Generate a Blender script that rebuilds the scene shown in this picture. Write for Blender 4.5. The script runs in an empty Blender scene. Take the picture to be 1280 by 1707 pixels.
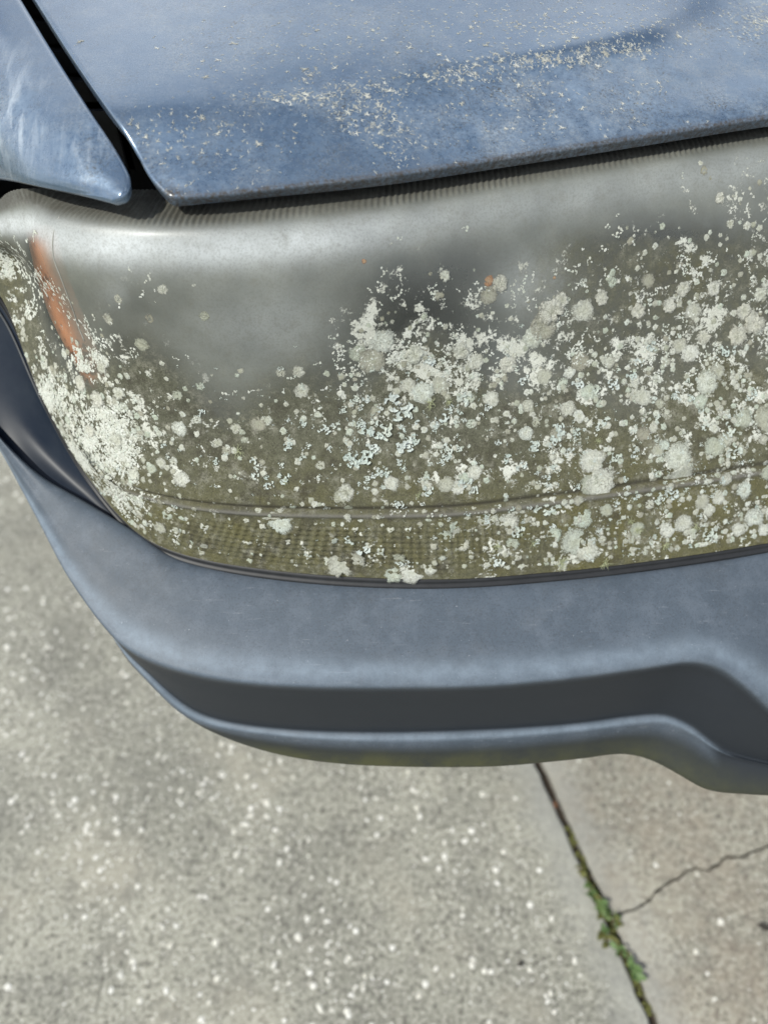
import bpy, bmesh, math, random
import numpy as np
from mathutils import Vector, Matrix

random.seed(7)
rng = np.random.default_rng(11)
sc = bpy.context.scene
COL = sc.collection
R = math.radians

# ------------------------------------------------------------------ camera
F_PX, PITCH, CAM_Z = 1250.0, R(50), 1.20
IW, IH = 1280.0, 1707.0
cam_d = bpy.data.cameras.new('camera')
cam = bpy.data.objects.new('camera', cam_d)
COL.objects.link(cam)
cam.location = (0, 0, CAM_Z)
cam.rotation_euler = (math.pi / 2 - PITCH, 0, 0)
cam_d.sensor_fit = 'HORIZONTAL'
cam_d.sensor_width = 26.0
cam_d.lens = 26.0 * F_PX / IW
cam_d.clip_start = 0.02
cam_d.clip_end = 2000
cam_d.dof.use_dof = True
cam_d.dof.focus_distance = 0.50
cam_d.dof.aperture_fstop = cam_d.lens / 6.5
sc.camera = cam

# ------------------------------------------------------------------ light
SUN_DIR = Vector((-0.55, -0.34, 0.76)).normalized()      # towards the sun
EL = math.asin(SUN_DIR.z)
world = bpy.data.worlds.new('World')
sc.world = world
world.use_nodes = True
wt = world.node_tree
wt.nodes.clear()
w_out = wt.nodes.new('ShaderNodeOutputWorld')
w_bg = wt.nodes.new('ShaderNodeBackground')
w_bg.inputs['Strength'].default_value = 0.088
w_sky = wt.nodes.new('ShaderNodeTexSky')
w_sky.sky_type = 'NISHITA'
w_sky.sun_disc = False
w_sky.sun_elevation = EL
w_sky.sun_rotation = math.atan2(SUN_DIR.x, SUN_DIR.y)
w_tc = wt.nodes.new('ShaderNodeTexCoord')
w_no = wt.nodes.new('ShaderNodeTexNoise')
w_no.inputs['Scale'].default_value = 1.5
w_no.inputs['Detail'].default_value = 6
w_no.inputs['Roughness'].default_value = 0.55
w_ra = wt.nodes.new('ShaderNodeValToRGB')
w_ra.color_ramp.elements[0].position = 0.42
w_ra.color_ramp.elements[0].color = (0, 0, 0, 1)
w_ra.color_ramp.elements[1].position = 0.60
w_ra.color_ramp.elements[1].color = (1, 1, 1, 1)
w_mx = wt.nodes.new('ShaderNodeMix')
w_mx.data_type = 'RGBA'
w_mx.inputs[7].default_value = (13.5, 13.8, 14.2, 1)
w_sx = wt.nodes.new('ShaderNodeSeparateXYZ')
wt.links.new(w_tc.outputs['Generated'], w_sx.inputs[0])
w_z = wt.nodes.new('ShaderNodeMath'); w_z.operation = 'MAXIMUM'; w_z.inputs[1].default_value = 0.0
wt.links.new(w_sx.outputs['Z'], w_z.inputs[0])
w_z2 = wt.nodes.new('ShaderNodeMath'); w_z2.operation = 'ADD'; w_z2.inputs[1].default_value = 0.22
wt.links.new(w_z.outputs[0], w_z2.inputs[0])
w_dv = wt.nodes.new('ShaderNodeVectorMath'); w_dv.operation = 'SCALE'
w_in = wt.nodes.new('ShaderNodeMath'); w_in.operation = 'DIVIDE'; w_in.inputs[0].default_value = 1.0
wt.links.new(w_z2.outputs[0], w_in.inputs[1])
wt.links.new(w_tc.outputs['Generated'], w_dv.inputs[0])
wt.links.new(w_in.outputs[0], w_dv.inputs['Scale'])
wt.links.new(w_dv.outputs[0], w_no.inputs['Vector'])
wt.links.new(w_no.outputs['Fac'], w_ra.inputs['Fac'])
wt.links.new(w_ra.outputs['Color'], w_mx.inputs[0])
wt.links.new(w_sky.outputs['Color'], w_mx.inputs[6])
wt.links.new(w_mx.outputs[2], w_bg.inputs['Color'])
wt.links.new(w_bg.outputs['Background'], w_out.inputs['Surface'])

sun_d = bpy.data.lights.new('sun', 'SUN')
sun_d.energy = 3.5
sun_d.angle = R(1.0)
sun_d.color = (1.0, 0.98, 0.90)
sun = bpy.data.objects.new('sun', sun_d)
COL.objects.link(sun)
sun.rotation_euler = SUN_DIR.to_track_quat('Z', 'Y').to_euler()
sun.location = (-3, -2, 6)

sc.view_settings.view_transform = 'Standard'
sc.view_settings.look = 'None'
sc.view_settings.gamma = 1
sc.view_settings.exposure = 0.10
sc.view_settings.use_curve_mapping = False

# ------------------------------------------------------------------ helpers
SP, CP = math.sin(PITCH), math.cos(PITCH)

def P(u, v, z):
    """point at height z (relative to the camera) whose sight line is the photograph's (u, v)"""
    a, b = (u - IW / 2) / F_PX, (IH / 2 - v) / F_PX
    t = z / (-SP + b * CP)
    return (a * t, t * (CP + b * SP), CAM_Z + z)

def project(Q):
    d = Q - np.array([0, 0, CAM_Z])
    f = d[..., 1] * CP - d[..., 2] * SP
    up = d[..., 1] * SP + d[..., 2] * CP
    return IW / 2 + F_PX * d[..., 0] / f, IH / 2 - F_PX * up / f

def pchip(x, Y, xi):
    h = np.diff(x)
    sh = (len(h),) + (1,) * (Y.ndim - 1)
    d = np.diff(Y, axis=0) / h.reshape(sh)
    m = np.zeros_like(Y)
    m[0], m[-1] = d[0], d[-1]
    if len(x) > 2:
        a, b = d[:-1], d[1:]
        w1 = (2 * h[1:] + h[:-1]).reshape((-1,) + sh[1:])
        w2 = (h[1:] + 2 * h[:-1]).reshape((-1,) + sh[1:])
        ok = a * b > 0
        with np.errstate(divide='ignore', invalid='ignore'):
            hm = (w1 + w2) / (w1 / a + w2 / b)
        # softened: the plain weighted mean keeps round corners round
        pl = (a * h[1:].reshape((-1,) + sh[1:]) + b * h[:-1].reshape((-1,) + sh[1:])) / (h[1:] + h[:-1]).reshape((-1,) + sh[1:])
        m[1:-1] = np.where(ok, 0.5 * np.nan_to_num(hm) + 0.5 * pl, 0.6 * pl)
    i = np.clip(np.searchsorted(x, xi, side='right') - 1, 0, len(h) - 1)
    s = ((xi - x[i]) / h[i]).reshape((-1,) + (1,) * (Y.ndim - 1))
    hh = h[i].reshape(s.shape)
    return ((2 * s**3 - 3 * s**2 + 1) * Y[i] + (s**3 - 2 * s**2 + s) * hh * m[i]
            + (-2 * s**3 + 3 * s**2) * Y[i + 1] + (s**3 - s**2) * hh * m[i + 1])

def smooth1(Q, axis, n):
    Q = np.moveaxis(Q.copy(), axis, 0)
    for _ in range(n):
        Q[1:-1] = 0.25 * Q[:-2] + 0.5 * Q[1:-1] + 0.25 * Q[2:]
    return np.moveaxis(Q, 0, axis)

def surf(ctrl, nr, nc, sr=0, scn=0):
    """dense grid through a net of control points (rows x cols)"""
    A = np.array(ctrl, float)
    kr = np.concatenate([[0], np.cumsum(np.linalg.norm(np.diff(A, axis=0), axis=2).mean(1) + 1e-4)])
    kc = np.concatenate([[0], np.cumsum(np.linalg.norm(np.diff(A, axis=1), axis=2).mean(0) + 1e-4)])
    B = pchip(kr, A, np.linspace(0, kr[-1], nr))
    B = np.moveaxis(pchip(kc, np.moveaxis(B, 1, 0), np.linspace(0, kc[-1], nc)), 0, 1)
    if scn: B = smooth1(B, 1, scn)
    if sr: B = smooth1(B, 0, sr)
    return B, kr / kr[-1], kc / kc[-1]

def relax(B, n, ring_only=3):
    """rounds the corners of a panel: its rim is smoothed along itself, the inside follows"""
    B = B.copy()
    nr, nc = B.shape[:2]
    ri = np.concatenate([np.zeros(nc, int), np.arange(1, nr), np.full(nc - 1, nr - 1), np.arange(nr - 2, 0, -1)])
    ci = np.concatenate([np.arange(nc), np.full(nr - 1, nc - 1), np.arange(nc - 2, -1, -1), np.zeros(nr - 2, int)])
    for _ in range(n):
        C = B.copy()
        l = B[ri, ci]
        C[1:-1, 1:-1] = 0.5 * B[1:-1, 1:-1] + 0.125 * (B[:-2, 1:-1] + B[2:, 1:-1] + B[1:-1, :-2] + B[1:-1, 2:])
        C[ri, ci] = 0.5 * l + 0.25 * (np.roll(l, 1, 0) + np.roll(l, -1, 0))
        B = C
    return B

def normals(B):
    du = np.gradient(B, axis=1)
    dv = np.gradient(B, axis=0)
    n = np.cross(du, dv)
    return n / (np.linalg.norm(n, axis=2, keepdims=True) + 1e-12)

def link(name, me, mat, parent=None):
    o = bpy.data.objects.new(name, me)
    COL.objects.link(o)
    if mat and not me.materials: me.materials.append(mat)
    if parent: o.parent = parent
    return o

def mesh(name, V, Fc, smooth=True, attrs=None):
    me = bpy.data.meshes.new(name)
    me.from_pydata([tuple(v) for v in V] if not isinstance(V, np.ndarray) else V.tolist(), [], Fc)
    if smooth:
        me.polygons.foreach_set('use_smooth', np.ones(len(me.polygons), bool))
    for k, a in (attrs or {}).items():
        at = me.attributes.new(k, 'FLOAT', 'POINT')
        at.data.foreach_set('value', np.asarray(a, np.float32).ravel())
    me.update()
    return me

def grid_mesh(name, B, flange=None, attrs=None, steps=4):
    nr, nc = B.shape[:2]
    V = B.reshape(-1, 3)
    idx = np.arange(nr * nc).reshape(nr, nc)
    Fc = np.stack([idx[:-1, :-1], idx[:-1, 1:], idx[1:, 1:], idx[1:, :-1]], -1).reshape(-1, 4).tolist()
    at = {k: np.asarray(a).ravel() for k, a in (attrs or {}).items()}
    if flange:
        r, depth = flange
        N = normals(B).reshape(-1, 3)
        loop = np.concatenate([idx[0, :], idx[1:, -1], idx[-1, -2::-1], idx[-2:0:-1, 0]])
        pts, nn = V[loop], N[loop].copy()
        for _ in range(25):
            nn = 0.5 * nn + 0.25 * (np.roll(nn, 1, 0) + np.roll(nn, -1, 0))
        nn /= np.linalg.norm(nn, axis=1, keepdims=True)
        tg = np.roll(pts, -1, 0) - np.roll(pts, 1, 0)
        out = np.cross(tg, nn)
        out /= np.linalg.norm(out, axis=1, keepdims=True) + 1e-12
        for _ in range(8):
            out = 0.5 * out + 0.25 * (np.roll(out, 1, 0) + np.roll(out, -1, 0))
        out /= np.linalg.norm(out, axis=1, keepdims=True) + 1e-12
        rings, prev = [V], loop
        base = len(V)
        for k in range(1, steps + 2):
            if k <= steps:
                a = math.pi / 2 * k / steps
                ring = pts + out * r * math.sin(a) - nn * r * (1 - math.cos(a))
            else:
                ring = pts + out * r * 0.9 - nn * (r + depth)
            cur = np.arange(base, base + len(loop))
            rings.append(ring)
            for a0, a1, b0, b1 in zip(prev, np.roll(prev, -1), cur, np.roll(cur, -1)):
                Fc.append((int(a0), int(b0), int(b1), int(a1)))
            prev = cur
            base += len(loop)
            for kk in at: at[kk] = np.concatenate([at[kk], np.asarray(attrs[kk]).ravel()[loop]])
        V = np.concatenate(rings)
    return mesh(name, V, Fc, True, at)

def join_pieces(name, pieces, tints=None, rads=None):
    Vs, Fs, Ts, b = [], [], [], 0
    for i, (v, f) in enumerate(pieces):
        Vs.append(v)
        Fs.extend([tuple(int(k) + b for k in q) for q in f])
        if tints is not None: Ts.append(np.full(len(v), tints[i]))
        b += len(v)
    return mesh(name, np.concatenate(Vs), Fs, False, dict({'tint': np.concatenate(Ts)} if tints is not None else {}, **({'rad': np.concatenate(rads)} if rads else {})))

def tube(pts, rad, seg=8, cap=True):
    pts = [Vector(p) for p in pts]
    V, Fc = [], []
    for i, p in enumerate(pts):
        t = (pts[min(i + 1, len(pts) - 1)] - pts[max(i - 1, 0)]).normalized()
        a = t.orthogonal().normalized() if i == 0 else (a - t * a.dot(t)).normalized()
        b = t.cross(a)
        r = rad[i] if isinstance(rad, (list, tuple)) else rad
        for k in range(seg):
            an = 2 * math.pi * k / seg
            V.append(p + (a * math.cos(an) + b * math.sin(an)) * r)
    for i in range(len(pts) - 1):
        for k in range(seg):
            Fc.append((i * seg + k, i * seg + (k + 1) % seg, (i + 1) * seg + (k + 1) % seg, (i + 1) * seg + k))
    if cap:
        Fc.append(tuple(range(seg))[::-1])
        Fc.append(tuple(range((len(pts) - 1) * seg, len(pts) * seg)))
    return np.array([tuple(v) for v in V]), Fc

def blob(u, v, u0, v0, su, sv):
    return np.exp(-((u - u0) / su) ** 2 - ((v - v0) / sv) ** 2)

def sstep(a, b, x):
    t = np.clip((x - a) / (b - a), 0, 1)
    return t * t * (3 - 2 * t)

# ------------------------------------------------------------------ node helper
class NT:
    def __init__(s, name):
        s.m = bpy.data.materials.new(name)
        s.m.use_nodes = True
        s.t = s.m.node_tree
        s.t.nodes.clear()
        s.out = s.t.nodes.new('ShaderNodeOutputMaterial')
        s.tc = s.t.nodes.new('ShaderNodeTexCoord')
        s.co = s.tc.outputs['Object']
    def n(s, kind, **inp):
        nd = s.t.nodes.new('ShaderNode' + kind)
        for k, v in inp.items(): s.set(nd, k, v)
        return nd
    def set(s, nd, k, v):
        sock = nd.inputs[k if not isinstance(k, str) else k.replace('_', ' ')] if not isinstance(k, int) else nd.inputs[k]
        if hasattr(v, 'links') or isinstance(v, bpy.types.NodeSocket): s.t.links.new(v, sock)
        else:
            sock.default_value = v
    def noise(s, scale, detail=4, rough=0.6, co=None, dist=0.0):
        nd = s.n('TexNoise', Scale=scale, Detail=detail, Roughness=rough, Distortion=dist, Vector=co or s.co)
        return nd.outputs['Fac']
    def vor(s, scale, co=None, feat='F1', out='Distance', rnd=1.0):
        nd = s.n('TexVoronoi', Scale=scale, Vector=co or s.co, Randomness=rnd)
        nd.feature = feat
        return nd.outputs[out]
    def attr(s, name):
        nd = s.n('Attribute')
        nd.attribute_name = name
        return nd.outputs['Fac']
    def ramp(s, fac, *stops):
        nd = s.n('ValToRGB', Fac=fac)
        cr = nd.color_ramp
        while len(cr.elements) < len(stops): cr.elements.new(0.5)
        for e, (p, c) in zip(cr.elements, stops):
            e.position = p
            e.color = (c, c, c, 1) if not isinstance(c, tuple) else (*c, 1)
        return nd.outputs['Color']
    def math(s, op, a, b=0.0, clamp=False):
        nd = s.n('Math')
        nd.operation = op
        nd.use_clamp = clamp
        s.set(nd, 0, a); s.set(nd, 1, b)
        return nd.outputs[0]
    def mix(s, fac, a, b, mode='MIX'):
        nd = s.n('Mix')
        nd.data_type = 'RGBA'
        nd.blend_type = mode
        for k, v in ((0, fac), (6, a), (7, b)):
            if isinstance(v, tuple): v = (*v, 1)
            s.set(nd, k, v)
        return nd.outputs[2]
    def bump(s, h, strength=0.3, dist=0.001, nrm=None):
        nd = s.n('Bump', Height=h, Strength=strength, Distance=dist)
        if nrm is not None: s.set(nd, 'Normal', nrm)
        return nd.outputs['Normal']
    def bsdf(s, **k):
        col = k.pop('Base_Color', None)
        nd = s.n('BsdfPrincipled', **k)
        if col is not None: s.set(nd, 'Base Color', (*col, 1) if isinstance(col, tuple) else col)
        return nd
    def done(s, sh):
        s.t.links.new(sh if isinstance(sh, bpy.types.NodeSocket) else sh.outputs[0], s.out.inputs['Surface'])
        return s.m

# ------------------------------------------------------------------ materials
def mat_paint(name, c0, c1):
    t = NT(name)
    fade = t.attr('fade')
    mott = t.ramp(t.noise(38, 6, 0.65), (0.35, 0.0), (0.7, 1.0))
    col = t.mix(t.math('MULTIPLY', mott, 0.30), c0, c1)
    flake = t.noise(2600, 1, 0.5)
    col = t.mix(t.math('MULTIPLY', t.ramp(flake, (0.5, 0.0), (0.72, 1.0)), 0.35), col, (0.42, 0.50, 0.62))
    # chalky oxidised clear coat
    chalk = t.math('MULTIPLY', fade, t.ramp(t.math('ADD', t.math('MULTIPLY', t.noise(45, 8, 0.72), 0.5), t.math('MULTIPLY', t.noise(260, 6, 0.75), 0.5)), (0.38, 0.0), (0.62, 1.0)))
    col = t.mix(t.math('MULTIPLY', chalk, 0.42), col, (0.31, 0.385, 0.48))
    # dark mould speckle and dirt
    mould = t.math('MULTIPLY', t.ramp(t.noise(560, 6, 0.78), (0.50, 0.0), (0.62, 1.0)),
                   t.ramp(t.math('ADD', t.math('MULTIPLY', t.noise(17, 6, 0.75), 0.7), t.math('MULTIPLY', t.noise(70, 4, 0.7), 0.3)), (0.46, 0.0), (0.64, 1.0)))
    mould = t.math('MULTIPLY', mould, t.math('ADD', t.math('MULTIPLY', fade, 0.9), 0.55), True)
    dust = t.math('MULTIPLY', t.ramp(t.noise(30, 7, 0.75), (0.45, 0.0), (0.68, 1.0)), t.ramp(t.noise(900, 4, 0.8), (0.42, 0.0), (0.6, 0.75)))
    col = t.mix(t.math('MULTIPLY', dust, t.math('ADD', t.math('MULTIPLY', fade, 0.7), 0.35)), col, (0.42, 0.44, 0.43))
    col = t.mix(mould, col, (0.055, 0.055, 0.05))
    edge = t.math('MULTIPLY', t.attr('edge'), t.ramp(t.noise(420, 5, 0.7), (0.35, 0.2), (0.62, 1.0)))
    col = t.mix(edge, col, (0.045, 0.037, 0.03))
    mp = t.n('Mapping', Vector=t.co, Scale=(150, 26, 60), Rotation=(0, 0, -0.5))
    pn = t.n('TexNoise', Scale=1.0, Detail=7, Roughness=0.62, Distortion=0.6, Vector=mp.outputs[0]).outputs['Fac']
    refl_streak = t.math('MULTIPLY', t.attr('refl_streak'), t.ramp(pn, (0.46, 0.0), (0.66, 1.0)))  # white streaks painted in to stand for reflections on the fender
    col = t.mix(t.math('MULTIPLY', refl_streak, 0.6), col, (0.62, 0.69, 0.75))
    rough = t.math('ADD', t.math('MULTIPLY', chalk, 0.30), 0.21)
    rough = t.math('ADD', rough, t.math('MULTIPLY', edge, 0.3))
    met = t.math('MULTIPLY', t.math('SUBTRACT', 1.0, t.math('MAXIMUM', t.math('MULTIPLY', chalk, 0.7), t.math('MAXIMUM', mould, edge))), 0.55)
    nb = t.bump(t.noise(420, 3, 0.6), 0.12, 0.0006)
    b = t.bsdf(Base_Color=col, Metallic=met, Roughness=rough, Normal=nb)
    t.set(b, 'Coat Weight', t.math('MULTIPLY', t.math('SUBTRACT', 1.0, chalk), 0.75))
    t.set(b, 'Coat Roughness', 0.17)
    return t.done(b)

M_paint = mat_paint('faded_blue_paint', (0.085, 0.148, 0.240), (0.155, 0.220, 0.295))

def mat_shaded_paint():
    t = NT('shaded_body_paint')
    col = t.mix(t.ramp(t.noise(30, 6, 0.7), (0.4, 0.0), (0.7, 1.0)), (0.006, 0.012, 0.024), (0.015, 0.022, 0.034))  # body paint with the shade on this panel put into its colour
    b = t.bsdf(Base_Color=col, Roughness=0.42, Specular_IOR_Level=0.3)
    return t.done(b)
M_shaded = mat_shaded_paint()

def mat_plastic():
    t = NT('weathered_bumper_plastic')
    big = t.noise(9, 5, 0.6)
    col = t.mix(t.ramp(big, (0.3, 0.0), (0.7, 1.0)), (0.060, 0.078, 0.100), (0.095, 0.119, 0.150))
    streak = t.ramp(t.noise(55, 8, 0.72), (0.45, 0.0), (0.75, 1.0))
    col = t.mix(t.math('MULTIPLY', streak, 0.32), col, (0.20, 0.23, 0.275))
    speck = t.ramp(t.noise(340, 3, 0.7), (0.68, 0.0), (0.74, 1.0))
    col = t.mix(t.math('MULTIPLY', speck, 0.55), col, (0.36, 0.38, 0.42))
    dk = t.ramp(t.noise(480, 3, 0.6), (0.27, 1.0), (0.34, 0.0))
    col = t.mix(t.math('MULTIPLY', dk, 0.5), col, (0.05, 0.05, 0.055))
    mp = t.n('Mapping', Vector=t.co, Scale=(14, 160, 160), Rotation=(0.3, 0.2, 0.12))
    scr = t.n('TexNoise', Scale=2.2, Detail=6, Roughness=0.75, Vector=mp.outputs[0]).outputs['Fac']
    col = t.mix(t.ramp(scr, (0.61, 0.0), (0.72, 0.5)), col, (0.26, 0.28, 0.31))
    gr = t.noise(700, 4, 0.75)
    col = t.mix(t.ramp(gr, (0.38, 0.45), (0.5, 0.0)), col, (0.05, 0.058, 0.068))
    stain = t.math('MULTIPLY', t.ramp(t.noise(13, 7, 0.75), (0.50, 0.0), (0.66, 1.0)), 0.22)
    col = t.mix(stain, col, (0.085, 0.085, 0.082))
    shade_m = t.attr('face_shade')
    col = t.mix(t.math('MULTIPLY', shade_m, 0.95), col, (0.019, 0.023, 0.029))  # shade of the front face and underside put into the colour
    edge_light = t.math('MULTIPLY', t.attr('pale'), t.ramp(t.noise(70, 7, 0.7), (0.3, 0.35), (0.65, 1.0)))
    col = t.mix(t.math('MULTIPLY', edge_light, 0.75), col, (0.215, 0.268, 0.325))  # highlight along the crease and lip painted as a paler band
    alg = t.math('MULTIPLY', t.attr('algae'), t.ramp(t.noise(24, 6, 0.7), (0.35, 0.25), (0.62, 1.0)))
    col = t.mix(t.math('MULTIPLY', alg, 0.55), col, (0.115, 0.115, 0.035))
    nb = t.bump(t.noise(1500, 2, 0.6), 0.25, 0.0004)
    b = t.bsdf(Base_Color=col, Roughness=0.52, Normal=nb)
    t.set(b, 'Specular IOR Level', 0.3)
    return t.done(b)
M_bump = mat_plastic()

def mat_lens():
    t = NT('cloudy_lens_plastic')
    haze_refl, grime, crust = t.attr('haze_refl'), t.attr('grime'), t.attr('crust')
    soft = t.noise(16, 4, 0.55)
    fine = t.noise(900, 6, 0.75)
    mid = t.noise(150, 7, 0.72)
    hz = t.math('MULTIPLY', haze_refl, t.ramp(soft, (0.3, 0.78), (0.7, 1.1)), True)
    col = t.mix(t.ramp(t.noise(30, 4), (0.3, 0.0), (0.7, 1.0)), (0.120, 0.130, 0.112), (0.195, 0.205, 0.178))
    col = t.mix(t.math('MULTIPLY', t.attr('sheen'), t.ramp(t.noise(22, 4), (0.3, 0.55), (0.7, 1.0))), col, (0.66, 0.70, 0.71))
    col = t.mix(t.ramp(t.noise(700, 5, 0.75), (0.40, 0.30), (0.52, 0.0)), col, (0.11, 0.11, 0.09))
    col = t.mix(t.ramp(t.noise(130, 7, 0.75), (0.50, 0.0), (0.70, 0.35)), col, (0.14, 0.135, 0.10))
    # olive brown grime, granular
    g_col = t.mix(t.ramp(mid, (0.3, 0.0), (0.7, 1.0)), (0.066, 0.067, 0.044), (0.152, 0.154, 0.112))
    g_col = t.mix(t.math('MULTIPLY', t.attr('green'), t.ramp(t.noise(45, 5, 0.7), (0.3, 0.2), (0.65, 1.0))), g_col, (0.125, 0.115, 0.045))
    g_col = t.mix(t.ramp(t.noise(48, 7, 0.75), (0.34, 0.75), (0.50, 0.0)), g_col, (0.050, 0.046, 0.034))
    g_col = t.mix(t.ramp(t.noise(75, 8, 0.78), (0.52, 0.0), (0.68, 0.7)), g_col, (0.27, 0.265, 0.215))
    g_col = t.mix(t.ramp(fine, (0.38, 0.85), (0.48, 0.0)), g_col, (0.05, 0.045, 0.035))
    g_col = t.mix(t.ramp(fine, (0.58, 0.0), (0.68, 0.55)), g_col, (0.36, 0.345, 0.285))
    gm = t.math('ADD', t.math('MULTIPLY', grime, 1.35), t.math('MULTIPLY', t.math('SUBTRACT', mid, 0.55), 1.1), True)
    gm = t.math('MULTIPLY', gm, t.ramp(grime, (0.02, 0.0), (0.25, 1.0)))
    col = t.mix(gm, col, g_col)
    # thin crust of powdery lichen
    cn = t.math('ADD', t.math('MULTIPLY', t.noise(120, 9, 0.68, dist=0.4), 0.6), t.math('MULTIPLY', t.noise(430, 6, 0.7), 0.4))
    cn = t.math('ADD', cn, t.math('MULTIPLY', t.math('SUBTRACT', t.noise(62, 3, 0.5), 0.5), 0.55))
    cm = t.ramp(t.math('ADD', cn, t.math('MULTIPLY', crust, 0.25)), (0.645, 0.0), (0.675, 1.0))
    cm = t.math('MULTIPLY', cm, t.ramp(crust, (0.03, 0.0), (0.12, 1.0)))
    c_col = t.mix(t.ramp(t.noise(70, 4), (0.35, 0.0), (0.65, 1.0)), (0.54, 0.55, 0.475), (0.68, 0.695, 0.625))
    c_col = t.mix(t.ramp(t.noise(1500, 3, 0.7), (0.35, 0.6), (0.5, 0.0)), c_col, (0.22, 0.21, 0.17))
    col = t.mix(cm, col, c_col)
    dirt_shade = t.math('MULTIPLY', t.attr('dirt_shade'), t.ramp(t.noise(190, 6, 0.7), (0.25, 0.55), (0.6, 1.0)))
    col = t.mix(dirt_shade, col, (0.062, 0.056, 0.044))
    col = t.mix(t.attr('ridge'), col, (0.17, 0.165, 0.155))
    gm = t.math('MAXIMUM', gm, dirt_shade)
    pin = t.ramp(t.noise(520, 4, 0.7), (0.285, 1.0), (0.325, 0.0))
    col = t.mix(t.math('MULTIPLY', pin, 0.5), col, (0.07, 0.065, 0.05))
    alpha = t.math('MAXIMUM', t.math('MAXIMUM', hz, gm), cm, True)
    solid = t.math('MAXIMUM', gm, cm, True)
    rough = t.math('ADD', t.math('MULTIPLY', solid, 0.40), 0.44, True)
    rough = t.math('ADD', rough, t.math('MULTIPLY', t.attr('sheen'), 0.22), True)
    nb = t.bump(t.math('ADD', t.math('MULTIPLY', fine, solid), t.math('MULTIPLY', cm, 1.6)), 0.5, 0.0006)
    b = t.bsdf(Base_Color=col, Roughness=rough, Normal=nb)
    t.set(b, 'Specular IOR Level', t.math('SUBTRACT', 1.0, t.math('MULTIPLY', solid, 0.8)))
    gl = t.n('BsdfGlossy', Roughness=0.30)
    gl.inputs['Color'].default_value = (0.8, 0.83, 0.85, 1)
    tr = t.n('BsdfTransparent')
    tr.inputs['Color'].default_value = (0.75, 0.76, 0.72, 1)
    clear = t.n('MixShader', Fac=0.10)
    t.t.links.new(tr.outputs[0], clear.inputs[1]); t.t.links.new(gl.outputs[0], clear.inputs[2])
    fin = t.n('MixShader', Fac=alpha)
    t.t.links.new(clear.outputs[0], fin.inputs[1]); t.t.links.new(b.outputs[0], fin.inputs[2])
    return t.done(fin)
M_lens = mat_lens()

def simple(name, c, rough=0.6, var=0.3, scale=60, metal=0.0, bump=0.0, bscale=400):
    t = NT(name)
    d = tuple(x * (1 - var) for x in c)
    e = tuple(min(1, x * (1 + var)) for x in c)
    col = t.mix(t.ramp(t.noise(scale, 5, 0.65), (0.3, 0.0), (0.7, 1.0)), d, e)
    k = dict(Base_Color=col, Roughness=rough, Metallic=metal)
    if bump: k['Normal'] = t.bump(t.noise(bscale, 4), bump, 0.001)
    return t.done(t.bsdf(**k))

M_black = simple('black_bay_plastic', (0.008, 0.008, 0.009), 0.7)
M_house = simple('dark_housing_plastic', (0.045, 0.047, 0.05), 0.5)
M_chrome = simple('dull_reflector', (0.32, 0.32, 0.31), 0.3, metal=0.8)
M_amber = simple('amber_plastic', (0.95, 0.40, 0.21), 0.4, 0.12, 40)
M_seam = simple('seam_plastic', (0.36, 0.36, 0.32), 0.5, 0.1)
M_seal = simple('black_rubber', (0.018, 0.019, 0.021), 0.5, 0.3, 80)

def mat_lichen(name, stops, grain=850, gstr=0.65, dark=(0.2, 0.19, 0.15), rim=False):
    t = NT(name)
    t.co = t.n('NewGeometry').outputs['Position']
    oi = t.n('ObjectInfo').outputs['Random']
    v = t.math('FRACT', t.math('ADD', t.attr('tint'), oi))
    col = t.ramp(v, *stops)
    g = t.noise(grain, 5, 0.75)
    col = t.mix(t.ramp(g, (0.36, gstr), (0.52, 0.0)), col, dark)
    col = t.mix(t.ramp(t.noise(190, 4), (0.42, 0.0), (0.7, 0.30)), col, (0.46, 0.45, 0.33))
    nb = t.bump(t.math('ADD', g, t.noise(260, 4, 0.6)), 1.0, 0.0011)
    if rim:
        ck = t.vor(330, feat='DISTANCE_TO_EDGE')
        col = t.mix(t.math('MULTIPLY', t.ramp(ck, (0.02, 1.0), (0.07, 0.0)), t.ramp(t.noise(60, 3), (0.48, 0.0), (0.6, 0.55))), col, (0.15, 0.14, 0.11))
        rad = t.attr('rad')
        en = t.math('ADD', t.math('MULTIPLY', t.noise(420, 6, 0.7), 0.6), t.math('MULTIPLY', t.noise(1300, 3, 0.7), 0.4))
        col = t.mix(t.math('MULTIPLY', t.ramp(rad, (0.15, 1.0), (0.7, 0.0)), t.ramp(t.noise(140, 3), (0.4, 0.0), (0.6, 0.55))), col, (0.36, 0.37, 0.27))
        e = t.math('ADD', t.math('MULTIPLY', t.math('SUBTRACT', 1.0, rad), 0.55), en)
        a = t.ramp(e, (0.47, 0.0), (0.60, 0.7), (0.80, 1.0))
        b = t.bsdf(Base_Color=col, Roughness=0.9, Normal=nb, Specular_IOR_Level=0.1, Alpha=a)
        return t.done(b)
    return t.done(t.bsdf(Base_Color=col, Roughness=0.9, Normal=nb, Specular_IOR_Level=0.1))
M_crust = mat_lichen('crust_lichen', ((0.0, (0.33, 0.32, 0.255)), (0.2, (0.56, 0.57, 0.49)), (0.42, (0.70, 0.72, 0.64)), (0.58, (0.58, 0.66, 0.56)), (0.72, (0.44, 0.45, 0.36)), (0.86, (0.76, 0.78, 0.71)), (1.0, (0.64, 0.71, 0.64))), rim=True)
M_wcrust = mat_lichen('white_crust_lichen', ((0.0, (0.64, 0.64, 0.55)), (0.5, (0.74, 0.75, 0.67)), (1.0, (0.62, 0.66, 0.55))), gstr=0.6, rim=True)
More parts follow.
